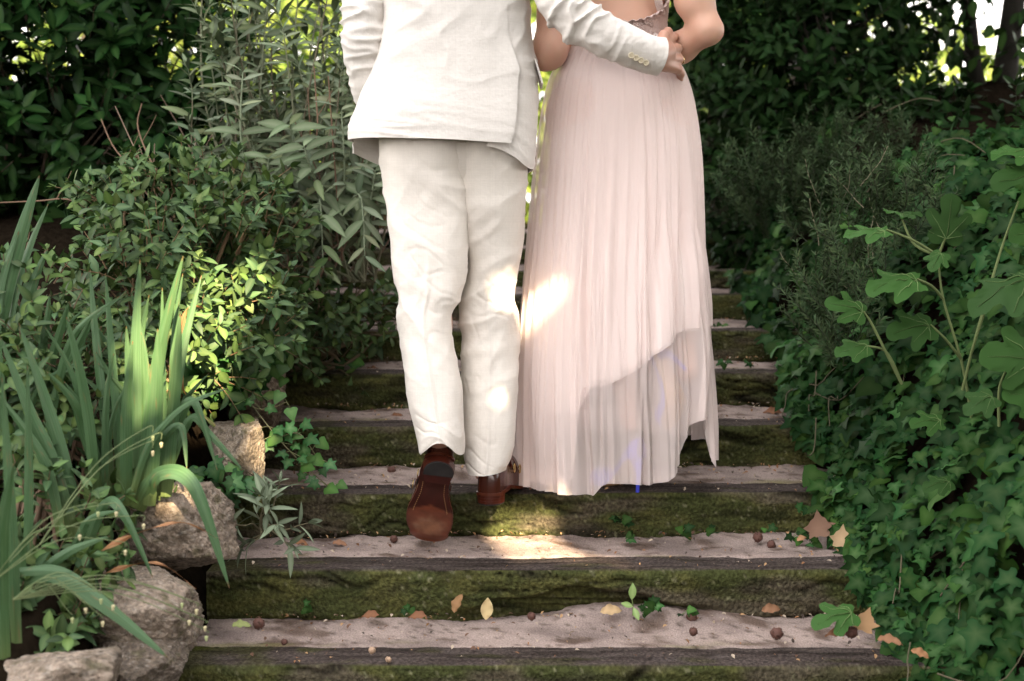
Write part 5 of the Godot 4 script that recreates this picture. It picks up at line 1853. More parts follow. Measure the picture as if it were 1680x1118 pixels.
func make_ivy() -> void:
	var im := leaf_mats(0.45, Color(0.08, 0.14, 0.03), [0.30, 0.42, 0.50, 0.95, 0.38], 0.16)
	var col := lin(0.024, 0.092, 0.022)
	var rib := lin(0.10, 0.19, 0.075)
	var shapes := [ivy_leaf(1.0, col, rib, 0), ivy_leaf(1.0, lin(0.018, 0.074, 0.022), lin(0.06, 0.12, 0.045), 0), ivy_leaf(1.0, lin(0.045, 0.115, 0.026), lin(0.09, 0.17, 0.05), 1)]
	# the bank right of the steps, in three patches
	for patch in 3:
		var z0: float = [1.15, -0.30, -1.50][patch]
		var z1: float = [-0.30, -1.50, -3.40][patch]
		var o := thing("ivy", ["dense ivy covering the lower right bank and step ends", "ivy climbing the right bank beneath the fig leaves", "ivy hanging over the upper steps behind the dress"][patch], "ivy", Vector3(0.95, stair_y((z0 + z1) / 2.0), (z0 + z1) / 2.0), "ivy on the right bank")
		var leaves := []
		var n: int = [4400, 2300, 1500][patch]
		for k in n:
			var z := lerpf(z0, z1, rng.randf())
			var edge := 0.80 + 0.09 * n3(z * 3.1, 4.0, 1.0) + 0.05 * n3(z * 11.0, 4.0, 1.0) + 0.06 * sm(-0.6, -1.7, z)
			var u := rng.randf()
			var x: float = edge + [1.15, 0.62, 0.36][patch] * u ** [1.6, 1.4, 1.2][patch] + 0.05 * rng.randf()
			var y := ground_y(x, z)
			y = maxf(y, stair_y(z) - 0.05 + 0.25 * (x - edge))
			var lump := 0.07 + 0.07 * n3(x * 5.0, 2.0, z * 5.0) + 0.03 * n3(x * 13.0, 2.0, z * 13.0)
			var e := 0.04
			var nrm := Vector3(ground_y(x - e, z) - ground_y(x + e, z), 2.0 * e, ground_y(x, z - e) - ground_y(x, z + e)).normalized()
			var p := Vector3(x, y, z) + nrm * lump * (0.45 + 0.55 * rng.randf())
			var nn := nrm * 0.7 + Vector3(-0.15, 0.35, 0.45) + rdir() * 0.45
			var down := (Vector3(-0.45, -0.8, 0.35) + rdir() * 0.75).normalized()
			leaves.append([frame(down, nn, p, 0.022 + 0.050 * rng.randf() ** 1.3), 2 if rng.randf() < 0.22 else rng.randi() % 2])
		var st := MB.new()
		for k in 14:
			var z := lerpf(z0, z1, rng.randf())
			var x := 0.80 + rng.randf() * 0.5
			var pts := []
			for j in 4:
				var xx := x + 0.05 * j * (1.0 if k % 2 else -0.4)
				var zz := z + 0.05 * (j - 1.5) + rng.randf_range(-0.03, 0.03)
				pts.append(Vector3(xx, maxf(ground_y(xx, zz), stair_y(zz) - 0.05 + 0.2 * (xx - 0.8)) + 0.09 + rng.randf_range(-0.03, 0.03), zz) - o.position)
			st.tube(curve(pts, 10), tapers(10, 0.0022, 0.0014), 4, lin(0.10, 0.085, 0.05), false)
		part("stems", st.mesh(), M.twig, o)
		leaf_out(o, leaves, shapes, im, 300)
	# the vine trailing over the step ends on the left
	var v := thing("ivy_vine", "ivy vine trailing from the golden rock across the steps", "ivy", Vector3(-0.6242, 0.4144, -0.6000))
	var leaves2 := []
	var vs := MB.new()
	var c := curve([Vector3(-0.6993, 0.4761, -0.7200), Vector3(-0.6176, 0.4173, -0.5800), Vector3(-0.5653, 0.3594, -0.5600), Vector3(-0.5116, 0.2911, -0.6000), Vector3(-0.4738, 0.2338, -0.6800)], 24)
	var c2 := curve([Vector3(-0.5818, 0.3730, -0.5700), Vector3(-0.5273, 0.3868, -0.5600), Vector3(-0.4884, 0.3189, -0.6000)], 12)
	var c3 := curve([Vector3(-0.7851, 0.5629, -0.8000), Vector3(-0.7189, 0.4786, -0.7000), Vector3(-0.6314, 0.4420, -0.6000), Vector3(-0.5627, 0.4604, -0.6000)], 14)
	var clump := []
	for path in [c, c2, c3]:
		vs.tube(path, tapers(path.size(), 0.0019, 0.0012), 5, lin(0.20, 0.19, 0.10), false)
		for j in range(1, path.size(), 2):
			for s in [1.0, -1.0]:
				if rng.randf() < 0.72:
					var off := Vector3(s * rng.randf_range(0.006, 0.03), rng.randf_range(-0.012, 0.03), rng.randf_range(0.0, 0.025))
					vs.tube(PackedVector3Array([path[j], path[j] + off]), tapers(2, 0.0009, 0.0007), 4, lin(0.20, 0.22, 0.10), false)
					clump.append([frame(Vector3(s * 0.6, -0.5, 0.3) + rdir() * 0.4, Vector3(0, 0.5, 0.8) + rdir() * 0.3, path[j] + off, rng.randf_range(0.024, 0.040)), rng.randi() % 3])
	for k in vs.V.size():
		vs.V[k] -= v.position
	part("stems", vs.mesh(), M.twig, v)
	leaf_out(v, clump, shapes, leaf_mats(0.42, Color(0.16, 0.26, 0.06), [0.9, 1.2, 1.5], 0.3), 200)
	# ivy rooted between the rocks
	var w := thing("ivy", "ivy growing over the rocks below the leafy shrub", "ivy", Vector3(-0.7032, 0.4786, -0.7000))
	var lw := []
	for k in 240:
		var p := blob([Vector3(-0.7454, 0.5123, -0.6800), Vector3(-0.6734, 0.5307, -0.8000), Vector3(-0.7773, 0.5960, -0.6200), Vector3(-0.6664, 0.5771, -1.0000), Vector3(-0.7034, 0.2944, -0.4200), Vector3(-0.5275, 0.4514, -1.4500)][mini(k % 8, 5) if k % 8 < 5 else (5 if k % 16 == 5 else k % 5)], Vector3(0.09, 0.05, 0.06))
		lw.append([frame(Vector3(0.3, -0.7, 0.4) + rdir() * 0.6, Vector3(0.1, 0.6, 0.8) + rdir() * 0.4, p, rng.randf_range(0.026, 0.050)), rng.randi() % 3])
	leaf_out(w, lw, shapes, leaf_mats(0.42, Color(0.14, 0.24, 0.05), [0.7, 1.0, 1.3], 0.3), 240)
	# little ivy seedlings rooted in the joints of the steps
	var spots := [Vector3(0.2821, 0.1426, -0.6400), Vector3(0.2853, 0.1141, -0.6000), Vector3(0.4241, 0.1188, -0.6200), Vector3(0.5028, 0.1220, -0.6200), Vector3(0.6507, 0.1282, -0.6200), Vector3(0.7056, 0.1141, -0.6000), Vector3(0.7384, 0.1684, -0.6300), Vector3(0.3313, 0.0145, -0.3000), Vector3(0.3083, 0.0116, -0.2800), Vector3(0.3920, 0.0030, -0.3000), Vector3(-0.4808, 0.0102, -0.3100), Vector3(-0.2440, 0.0088, -0.3200), Vector3(0.7446, 0.1063, -0.5800), Vector3(0.6487, 0.4684, -1.3800), Vector3(0.7263, 0.4607, -1.4000), Vector3(0.6783, 0.5623, -1.7200)]
	var what := ["on the face below the bride's hem", "under the first seedling below the bride's hem", "at the foot of the riser right of the hem", "midway along the foot of the riser", "near the dry leaves on the riser foot", "beside the seed ball by the ivy bank", "reaching up the riser beside a hanging brown leaf", "beside the pale seedling in the rotten split", "at the foot of the rotten split", "behind the seed ball under the rotten step", "curled on the joint beside the green pod", "in the middle of the joint below the raised shoe", "under the pale maple leaf", "on the dark tread right of the dress", "further along the dark tread right of the dress", "on the second dark tread right of the dress"]
	for k in spots.size():
		var s := thing("ivy_seedling", "tiny ivy seedling " + what[k], "seedling", spots[k], "ivy seedlings in the step joints")
		var ls := []
		var sm2 := MB.new()
		for j in (5 if k in [0, 5, 6, 7, 12] else 3):
			var q: Vector3 = spots[k] + Vector3(rng.randf_range(-0.018, 0.018), rng.randf_range(0.004, 0.022), rng.randf_range(0.008, 0.028))
			sm2.tube(PackedVector3Array([Vector3.ZERO, q - spots[k]]), tapers(2, 0.0009, 0.0006), 4, lin(0.15, 0.2, 0.08), false)
			ls.append([frame(Vector3(rng.randf_range(-1, 1), rng.randf_range(-0.6, 0.5), 0.4), Vector3(0, 0.6, 0.8) + rdir() * 0.3, q, rng.randf_range(0.016, 0.028)), rng.randi() % 3])
		part("stem", sm2.mesh(), M.twig, s)
		leaf_out(s, ls, shapes, im, 20)
	# pale broad-leaved seedling at the rotten split
	var pale := leaf_mats(0.5, Color(0.3, 0.4, 0.1), [1.0])
	var ps := [leaf_mesh(1.0, 0.46, 0.5, 0.2, 0.1, 6, lin(0.20, 0.32, 0.10), lin(0.3, 0.42, 0.16))]
	var b := Vector3(0.2793, -0.0028, -0.3000)
	var sd := thing("seedling", "pale green seedling standing in the rotten split of the step", "seedling", b)
	var sb := MB.new()
	sb.tube(PackedVector3Array([Vector3.ZERO, Vector3(0, 0.03, 0.01), Vector3(-0.003, 0.05, 0.012)]), tapers(3, 0.0014, 0.001), 5, lin(0.2, 0.26, 0.1), false)
	part("stem", sb.mesh(), M.twig, sd)
	leaf_out(sd, [[frame(Vector3(0.05, 1, 0.1), Vector3(0, 0, 1), b + Vector3(-0.003, 0.045, 0.012), 0.040), 0], [frame(Vector3(-0.9, 0.3, 0.2), Vector3(0, 0.5, 1), b + Vector3(0, 0.030, 0.012), 0.030), 0], [frame(Vector3(0.3, -0.7, 0.5), Vector3(0, 0.4, 1), b + Vector3(0.001, 0.028, 0.014), 0.032), 0]], ps, pale, 10)


func make_right_shrubs() -> void:
	# fig sapling: big lobed leaves on green stalks
	var fm := leaf_mats(0.55, Color(0.14, 0.28, 0.05), [0.38, 0.52, 0.68], 0.22)
	var f := thing("fig_sapling", "fig sapling with large lobed leaves above the ivy", "sapling", Vector3(1.0683, 0.4367, -0.3500))
	var st := MB.new()
	var green := lin(0.13, 0.17, 0.06)
	var stalks := [
		[Vector3(1.0762, 0.4081, -0.3500), Vector3(1.0366, 0.5811, -0.3300), Vector3(0.9846, 0.7360, -0.3200), Vector3(0.9709, 0.8333, -0.3200)],
		[Vector3(0.8893, 0.5424, -0.3000), Vector3(0.8378, 0.6290, -0.2700), Vector3(0.8065, 0.6849, -0.2600), Vector3(0.7871, 0.7102, -0.2500)],
		[Vector3(0.9846, 0.7360, -0.3200), Vector3(0.9529, 0.7649, -0.3000), Vector3(0.9136, 0.7824, -0.2800)],
		[Vector3(1.0334, 0.5952, -0.3300), Vector3(0.9908, 0.6401, -0.3000), Vector3(0.9495, 0.6784, -0.2900)],
		[Vector3(0.9709, 0.8333, -0.3200), Vector3(0.9203, 0.8605, -0.3400), Vector3(0.8935, 0.9272, -0.3600)],
		[Vector3(1.0286, 0.5284, -0.3000), Vector3(1.0401, 0.6437, -0.2600), Vector3(1.0580, 0.7420, -0.2200)],
		[Vector3(1.0800, 0.4593, -0.2000), Vector3(1.0775, 0.5409, -0.2000), Vector3(1.0897, 0.5816, -0.2000)],
		[Vector3(0.8893, 0.5424, -0.3000), Vector3(0.8475, 0.6170, -0.2800), Vector3(0.7965, 0.6318, -0.2700)],
		[Vector3(0.9709, 0.8333, -0.3200), Vector3(0.9782, 0.8611, -0.3100), Vector3(0.9803, 0.8724, -0.3000)],
		[Vector3(0.9709, 0.8333, -0.3200), Vector3(0.9089, 0.8682, -0.3000), Vector3(0.8410, 0.8932, -0.2800)],
		[Vector3(1.0532, 0.6401, -0.3000), Vector3(1.1027, 0.8339, -0.3000), Vector3(1.1429, 0.9573, -0.3000)]]
	for s in stalks:
		var c := curve(s, 12)
		for k in c.size():
			c[k] -= f.position
		st.tube(c, tapers(12, 0.0040, 0.0022), 6, green, true)
	part("stalks", st.mesh(), M.twig, f)
	# [base, direction, face, size]
	var lv := [
		[Vector3(0.9805, 0.8682, -0.3000), Vector3(0.15, 1.0, -0.05), Vector3(-0.1, 0.1, 1.0), 0.118],
		[Vector3(0.7871, 0.7102, -0.2500), Vector3(-0.9, 0.30, 0.1), Vector3(0.1, 0.65, 0.75), 0.098],
		[Vector3(0.9164, 0.7824, -0.2800), Vector3(-1.0, -0.10, 0.15), Vector3(0.05, 0.80, 0.42), 0.132],
		[Vector3(0.9495, 0.6784, -0.2900), Vector3(-1.0, -0.12, 0.2), Vector3(0.1, 0.65, 0.62), 0.112],
		[Vector3(0.8034, 0.6318, -0.2700), Vector3(-1.0, -0.12, 0.15), Vector3(0.2, 0.65, 0.4), 0.085],
		[Vector3(0.8935, 0.9272, -0.3600), Vector3(-0.55, 0.2, 0.5), Vector3(0.0, 0.9, 0.35), 0.060],
		[Vector3(0.8935, 0.9272, -0.3600), Vector3(0.95, 0.1, 0.2), Vector3(0.0, 0.9, 0.3), 0.055],
		[Vector3(0.9655, 0.8413, -0.2800), Vector3(-0.5, -0.55, 0.5), Vector3(-0.3, 0.5, 0.8), 0.060],
		[Vector3(0.8410, 0.8932, -0.2800), Vector3(-1.0, -0.02, 0.1), Vector3(0, 0.9, 0.25), 0.105],
		[Vector3(1.1501, 0.7901, -0.2000), Vector3(-0.95, -0.35, 0.1), Vector3(0.1, 0.85, 0.35), 0.175],
		[Vector3(1.1442, 0.6138, -0.1500), Vector3(-1.0, 0.1, 0.1), Vector3(-0.1, 0.35, 0.9), 0.135],
		[Vector3(1.1667, 0.5338, -0.1500), Vector3(-0.9, 0.1, 0.2), Vector3(-0.1, 0.4, 0.9), 0.110],
		[Vector3(1.2017, 1.0106, -0.2500), Vector3(-1.0, 0.02, 0.1), Vector3(0, 0.75, 0.5), 0.150],
		[Vector3(1.2126, 0.8895, -0.2500), Vector3(-0.9, 0.0, 0.2), Vector3(0, 0.45, 0.8), 0.120],
		[Vector3(1.1777, 1.0664, -0.3000), Vector3(-0.9, 0.05, 0.1), Vector3(0, 0.8, 0.3), 0.110],
		[Vector3(0.9441, 0.3553, -0.1000), Vector3(-0.8, -0.1, 0.2), Vector3(0, 0.7, 0.5), 0.070],
		[Vector3(0.9514, 0.4730, -0.2000), Vector3(-0.8, 0.0, 0.2), Vector3(0, 0.7, 0.5), 0.080],
		[Vector3(0.7111, 0.1016, 0.0200), Vector3(-0.9, -0.15, 0.2), Vector3(0.1, 0.8, 0.45), 0.100],
		[Vector3(1.0303, 0.5403, -0.1000), Vector3(-0.7, -0.3, 0.2), Vector3(0, 0.7, 0.5), 0.080]]
	for k in lv.size():
		var a: Array = lv[k]
		var l := part("leaf", fig_leaf(1.0, lin(0.060, 0.150, 0.036), lin(0.22, 0.34, 0.13), k), fm[k % 3], f)
		l.transform = frame(a[1], a[2], a[0] - f.position, a[3] * 0.84)
	# rosemary: needle-leaved shoots
	var rm := leaf_mats(0.7, Color(0.05, 0.07, 0.03), [0.5, 0.7], 0.15)
	var needle := leaf_mesh(1.0, 0.15, 0.5, 0.3, 0.1, 3, lin(0.045, 0.095, 0.036), lin(0.09, 0.11, 0.07))
	for b in 2:
		var o := thing("rosemary_bush", ["rosemary bush with pale stems between ivy and fig", "shadowed rosemary bush on the upper right bank"][b], "bush", [Vector3(0.9189, 0.4723, -0.7500), Vector3(1.0114, 0.7655, -1.9000)][b], "rosemary bushes")
		var shoots := MB.new()
		var ls := []
		for k in [170, 260][b]:
			var m: Array = [[Vector3(0.8917, 0.8189, -0.8000), Vector3(0.12, 0.20, 0.14)], [Vector3(0.8251, 0.6353, -0.7000), Vector3(0.06, 0.12, 0.10)], [Vector3(1.0278, 0.9137, -0.9000), Vector3(0.12, 0.13, 0.12)]][k % 3] if b == 0 else [[Vector3(0.9047, 0.9709, -1.9000), Vector3(0.22, 0.16, 0.16)], [Vector3(1.1665, 1.0301, -1.8000), Vector3(0.26, 0.18, 0.16)]][k % 2]
			var p := blob(m[0], m[1])
			var d := (rdir() * 0.7 + Vector3(-0.25, 0.75, 0.25)).normalized()
			var pts := PackedVector3Array([p])
			for j in 9:
				d = (d + rdir() * 0.16 + Vector3.UP * 0.08).normalized()
				p += d * 0.014
				pts.append(p)
				for q in 7:
					var sd := d.cross(rdir()).normalized()
					ls.append([frame(sd * 0.8 + d * 0.65, d + rdir() * 0.3, p, rng.randf_range(0.016, 0.030)), 0])
			for j in pts.size():
				pts[j] -= o.position
			shoots.tube(pts, tapers(pts.size(), 0.0016, 0.0009), 4, lin(0.20, 0.18, 0.12) if k % 9 == 0 and b == 0 else lin(0.035, 0.042, 0.022), false)
		part("stems", shoots.mesh(), M.twig, o)
		leaf_out(o, ls, [needle], rm, 0)
	# dark evergreens on the right
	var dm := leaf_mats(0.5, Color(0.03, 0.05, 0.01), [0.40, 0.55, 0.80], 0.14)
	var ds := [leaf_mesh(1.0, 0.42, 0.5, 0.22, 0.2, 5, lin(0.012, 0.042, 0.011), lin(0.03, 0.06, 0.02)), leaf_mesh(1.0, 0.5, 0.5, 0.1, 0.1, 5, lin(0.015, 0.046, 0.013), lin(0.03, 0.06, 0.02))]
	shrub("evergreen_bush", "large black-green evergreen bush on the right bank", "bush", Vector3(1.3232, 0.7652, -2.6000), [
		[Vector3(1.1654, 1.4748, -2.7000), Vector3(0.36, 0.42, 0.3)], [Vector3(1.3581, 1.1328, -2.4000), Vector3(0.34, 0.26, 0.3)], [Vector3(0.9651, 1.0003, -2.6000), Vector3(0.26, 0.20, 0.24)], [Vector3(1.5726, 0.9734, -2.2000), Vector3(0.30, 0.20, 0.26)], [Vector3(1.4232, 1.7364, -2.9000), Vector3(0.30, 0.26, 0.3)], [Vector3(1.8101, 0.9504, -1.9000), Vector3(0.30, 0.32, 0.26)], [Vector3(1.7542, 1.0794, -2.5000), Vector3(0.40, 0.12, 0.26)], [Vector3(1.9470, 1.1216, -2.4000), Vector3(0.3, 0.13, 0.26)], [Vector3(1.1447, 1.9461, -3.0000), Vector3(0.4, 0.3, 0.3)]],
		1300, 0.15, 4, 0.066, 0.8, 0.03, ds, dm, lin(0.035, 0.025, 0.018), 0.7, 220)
	var mm := leaf_mats(0.5, Color(0.14, 0.26, 0.04), [0.35, 0.5, 0.7], 0.3)
	var ms := [leaf_mesh(1.0, 0.6, 0.45, 0.15, 0.15, 5, lin(0.050, 0.120, 0.030), lin(0.09, 0.17, 0.05)), leaf_mesh(1.0, 0.5, 0.5, 0.15, 0.2, 5, lin(0.040, 0.100, 0.036), lin(0.08, 0.15, 0.06))]
	shrub("green_bush", "brighter green bush beside the bride's elbow", "bush", Vector3(0.8894, 0.8517, -3.2000), [
		[Vector3(0.9213, 1.5329, -3.3000), Vector3(0.20, 0.34, 0.2)], [Vector3(0.7853, 1.7930, -3.5000), Vector3(0.26, 0.30, 0.2)], [Vector3(0.8978, 1.0577, -3.1000), Vector3(0.16, 0.14, 0.16)], [Vector3(1.0807, 1.9525, -3.5000), Vector3(0.28, 0.22, 0.2)]],
		330, 0.13, 4, 0.075, 0.8, 0.05, ms, mm, lin(0.06, 0.05, 0.03), 0.7, 200)
	# forked tree standing dark against the light
	var t := thing("forked_tree", "slim forked tree dark against the bright background", "tree", Vector3(1.9878, 0.8038, -3.0000))
	var tb := MB.new()
	var bark := lin(0.030, 0.024, 0.018)
	tb.tube(curve([Vector3(1.9939, 0.6010, -3.0000), Vector3(1.9901, 0.9802, -3.0000), Vector3(2.0084, 1.2057, -3.0000), Vector3(2.0294, 1.5039, -3.0000), Vector3(2.0577, 1.7994, -3.0000), Vector3(2.1042, 2.2860, -3.0000)], 22), tapers(22, 0.075, 0.035), 10, bark, true)
	tb.tube(curve([Vector3(1.9906, 1.1307, -3.0000), Vector3(1.9386, 1.3551, -3.0000), Vector3(1.8977, 1.5533, -3.0000), Vector3(1.8814, 1.8067, -3.0500), Vector3(1.8125, 2.3089, -3.1000)], 18), tapers(18, 0.045, 0.022), 9, bark, true)
	tb.tube(curve([Vector3(1.9034, 1.5286, -3.0000), Vector3(1.7598, 1.6459, -2.9500), Vector3(1.6208, 1.6881, -2.9000)], 10), tapers(10, 0.018, 0.006), 7, bark, true)
	tb.tube(curve([Vector3(2.0498, 1.6520, -3.0000), Vector3(2.0858, 1.7364, -2.9000), Vector3(2.1215, 1.7463, -2.8000)], 10), tapers(10, 0.02, 0.008), 7, bark, true)
	for k in tb.V.size():
		tb.V[k] -= t.position
	part("trunk", tb.mesh(), M.bark, t)
	var tl := []
	for k in 420:
		var m: Array = [[Vector3(1.6957, 1.6398, -2.9000), Vector3(0.28, 0.24, 0.25)], [Vector3(1.7482, 1.2927, -2.8000), Vector3(0.22, 0.16, 0.2)], [Vector3(2.0584, 1.4606, -2.8000), Vector3(0.16, 0.3, 0.2)], [Vector3(1.8870, 2.0922, -3.0000), Vector3(0.6, 0.3, 0.4)]][k % 4]
		var p := blob(m[0], m[1])
		tl.append([frame(rdir() + Vector3.DOWN * 0.6, Vector3.UP + rdir() * 0.7, p, rng.randf_range(0.045, 0.08)), rng.randi() % 2])
	leaf_out(t, tl, ms, leaf_mats(0.5, Color(0.08, 0.14, 0.03), [0.4, 0.6], 0.15), 200)


func far_tree(label: String, at: Vector3, masses: Array, n: int, size: float, shapes: Array, mats: Array, trunk := 0.12, group := "trees beyond the stairs") -> void:
	var o := thing("garden_tree", label, "tree", at, group)
	var tb := MB.new()
	for m in masses:
		tb.tube(curve([Vector3.ZERO, (m[0] - at) * 0.45 + rdir() * 0.15, m[0] - at], 12), tapers(12, trunk, trunk * 0.25), 8, lin(0.07, 0.055, 0.04), false)
	part("trunk", tb.mesh(), M.bark, o)
	var lv := []
	for k in n:
		var m: Array = masses[k % masses.size()]
		var p := blob(m[0], m[1])
		var clump := rdir() * 0.2
		lv.append([frame(rdir() + Vector3.DOWN * 0.5, Vector3(0.2, 0.6, 0.5) + rdir() * 0.7, p + clump * size, size * rng.randf_range(0.7, 1.2)), rng.randi() % shapes.size()])
	leaf_out(o, lv, shapes, mats, 60)


func make_background() -> void:
	print("background")
	var sm1 := leaf_mats(0.5, Color(0.40, 0.55, 0.12), [0.45, 0.6, 0.75], 0.2)
	var ss := [leaf_mesh(1.0, 0.55, 0.5, 0.15, 0.15, 3, lin(0.20, 0.28, 0.055), lin(0.22, 0.3, 0.08)), leaf_mesh(1.0, 0.6, 0.45, 0.1, 0.2, 3, lin(0.15, 0.23, 0.045), lin(0.2, 0.28, 0.07))]
	var g := ground_y(0.0, -9.0)
	far_tree("sunlit yellow-green tree seen through the laurel", Vector3(-3.2, g, -9.0), [[Vector3(-3.6, g + 1.7, -9.2), Vector3(1.5, 1.6, 1.0)], [Vector3(-2.2, g + 1.5, -9.0), Vector3(1.2, 1.5, 0.8)]], 3400, 0.13, ss, sm1)
	far_tree("sunlit tree behind the sage shrub", Vector3(-1.0, g, -10.5), [[Vector3(-1.2, g + 1.8, -10.5), Vector3(1.3, 1.8, 0.9)], [Vector3(0.2, g + 1.7, -10.8), Vector3(1.1, 1.7, 0.8)]], 3400, 0.13, ss, sm1)
	far_tree("sunlit tree behind the bride", Vector3(1.6, g, -11.0), [[Vector3(1.5, g + 1.8, -11.0), Vector3(1.3, 1.8, 0.9)], [Vector3(2.7, g + 1.5, -10.5), Vector3(1.2, 1.5, 0.8)]], 3400, 0.13, ss, sm1)
	far_tree("sunlit pale tree behind the forked tree", Vector3(3.7, g, -9.0), [[Vector3(3.4, g + 0.9, -9.0), Vector3(1.2, 1.0, 0.8)], [Vector3(4.6, g + 0.8, -9.4), Vector3(1.2, 1.0, 0.8)]], 3000, 0.13, ss, sm1)
	for x in [-12.0, -8.0, -4.0, -0.5, 3.0, 10.5, 14.0]:
		far_tree("tall sunlit tree of the wood that closes the garden", Vector3(x, g, -17.0), [[Vector3(x - 1.0, g + 2.6, -17.0), Vector3(2.0, 2.6, 1.2)], [Vector3(x + 1.2, g + 2.2, -17.4), Vector3(2.0, 2.3, 1.2)]], 2600, 0.26, ss, sm1, 0.2, "trees of the far wood")


func make_canopy() -> void:
	# the trees behind the camera whose crowns shade the stairs; sunbeams fall through the gaps between their boughs
	print("canopy")
	var sun := TO_SUN.normalized()
	var gaps := [
		[Vector3(-0.0078, 0.1160, -0.6600), 0.008], [Vector3(0.0701, 0.1445, -0.6600), 0.004], [Vector3(0.0150, 0.1052, -0.5200), 0.020], [Vector3(0.1268, 0.1084, -0.5000), 0.015], [Vector3(0.2346, 0.1050, -0.4400), 0.0], [Vector3(0.3133, 0.0860, -0.3400), -0.020], [Vector3(0.3623, 0.0596, -0.3300), -0.035],
		[Vector3(-0.0374, 0.7510, -0.5700), -0.006], [Vector3(-0.0669, 0.4711, -0.5200), -0.012], [Vector3(0.0829, 0.6972, -0.5900), 0.002], [Vector3(0.1278, 0.8102, -0.5900), -0.012], [Vector3(0.0604, 0.4935, -0.5800), -0.020], [Vector3(0.2400, 1.2287, -0.6200), -0.026], [Vector3(-0.2169, 0.6275, -0.4400), -0.026], [Vector3(0.3317, 0.7948, -0.6000), -0.028],
		[Vector3(-0.6010, 0.3457, -0.4200), 0.010], [Vector3(-0.5949, 0.4216, -0.4500), 0.0], [Vector3(-0.7488, 0.6689, 0.0200), 0.030], [Vector3(-0.7008, 0.7570, 0.0300), 0.030], [Vector3(-0.7389, 0.5557, 0.0200), 0.0], [Vector3(-0.7066, 0.7311, -0.6600), 0.060], [Vector3(-0.7559, 0.5756, -0.5200), 0.050], [Vector3(-0.7414, 0.6587, -0.6000), 0.050], [Vector3(-0.7220, 0.3154, -0.1000), 0.0], [Vector3(0.9303, 1.6763, -3.2000), 0.15]]
	var cm := leaf_mats(0.5, Color(0.16, 0.22, 0.06), [0.8])
	var cs := [leaf_mesh(1.0, 0.75, 0.5, 0.15, 0.1, 3, lin(0.07, 0.13, 0.035), lin(0.09, 0.15, 0.05))]
	var shade_c := Vector3(0.25, 0.6, -0.9)
	var trees := [
		[Vector3(5.2, -0.8, 7.4), shade_c + sun * 7.2, Vector3(3.2, 2.5, 2.2), 24000, "broad tree behind the photographer, shading the stairs"],
		[Vector3(4.2, 0.6, -1.0), Vector3(2.6, 2.95, -1.2), Vector3(1.6, 0.85, 2.9), 12000, "broad tree on the right bank, shading the evergreens"],
		[Vector3(-3.8, 0.7, -3.2), Vector3(-2.4, 2.95, -2.3), Vector3(2.0, 0.85, 1.9), 10000, "broad tree on the left bank, shading the laurel"],
		[Vector3(1.9, 0.8, -5.2), Vector3(0.4, 3.3, -4.2), Vector3(2.4, 0.8, 1.6), 9000, "broad tree at the head of the stairs, shading the upper steps"]]
	for a in trees:
		var o := thing("shade_tree", a[4], "tree", a[0], "trees shading the stairs")
		var tb := MB.new()
		var c: Vector3 = a[1] - a[0]
		tb.tube(curve([Vector3(0, -0.4, 0), c * Vector3(0.15, 0.4, 0.15), c * Vector3(0.5, 0.8, 0.5)], 14), tapers(14, 0.20, 0.10), 10, lin(0.08, 0.06, 0.045), true)
		part("trunk", tb.mesh(), M.bark, o)
		var lv := []
		for k in a[3]:
			var d := rdir()
			var p: Vector3 = a[1] + d * a[2] * rng.randf() ** 0.4
			var tf := frame(rdir() + Vector3.DOWN * 0.3, sun + rdir() * 0.6, p, rng.randf_range(0.13, 0.20))
			var open := false
			for g in gaps:
				var r: Vector3 = tf * Vector3(0, 0.5, 0) - g[0]
				var t := r.dot(sun)
				if t > 0.0 and (r - sun * t).length() < g[1] + 0.075:
					open = true
					break
			if open:
				continue
			lv.append([tf, 0])
		leaf_out(o, lv, cs, cm, 0)


func make_hedges() -> void:
	# tall hedges that line the path on both sides behind the photographer
	var hm := leaf_mats(0.55, Color(0.05, 0.08, 0.02), [0.8], 0.2)
	var hs := [leaf_mesh(1.0, 0.6, 0.5, 0.15, 0.1, 3, lin(0.025, 0.045, 0.016), lin(0.03, 0.05, 0.02))]
	for a in [[Vector3(2.35, -0.75, 4.2), Vector3(0.55, 1.7, 3.0), "tall dark hedge right of the path behind the photographer"], [Vector3(-3.1, -0.75, 3.4), Vector3(0.5, 1.3, 2.2), "lower dark hedge left of the path behind the photographer"]]:
		var o := thing("hedge", a[2], "hedge", a[0], "hedges behind the photographer")
		var lv := []
		var tb := MB.new()
		for k in 6:
			var x := Vector3(0, 0, (k - 2.5) * a[1].z * 0.3)
			tb.tube(PackedVector3Array([x, x + Vector3(0, a[1].y * 1.5, 0)]), tapers(2, 0.05, 0.02), 7, lin(0.05, 0.04, 0.03), true)
		part("stems", tb.mesh(), M.bark, o)
		for k in 9000:
			var p: Vector3 = Vector3(rng.randf_range(-1, 1), rng.randf_range(0, 2), rng.randf_range(-1, 1)) * a[1] + a[0]
			lv.append([frame(rdir(), rdir() + Vector3(-signf(a[0].x), 0.4, 0), p, rng.randf_range(0.09, 0.14)), 0])
		leaf_out(o, lv, hs, hm, 0)


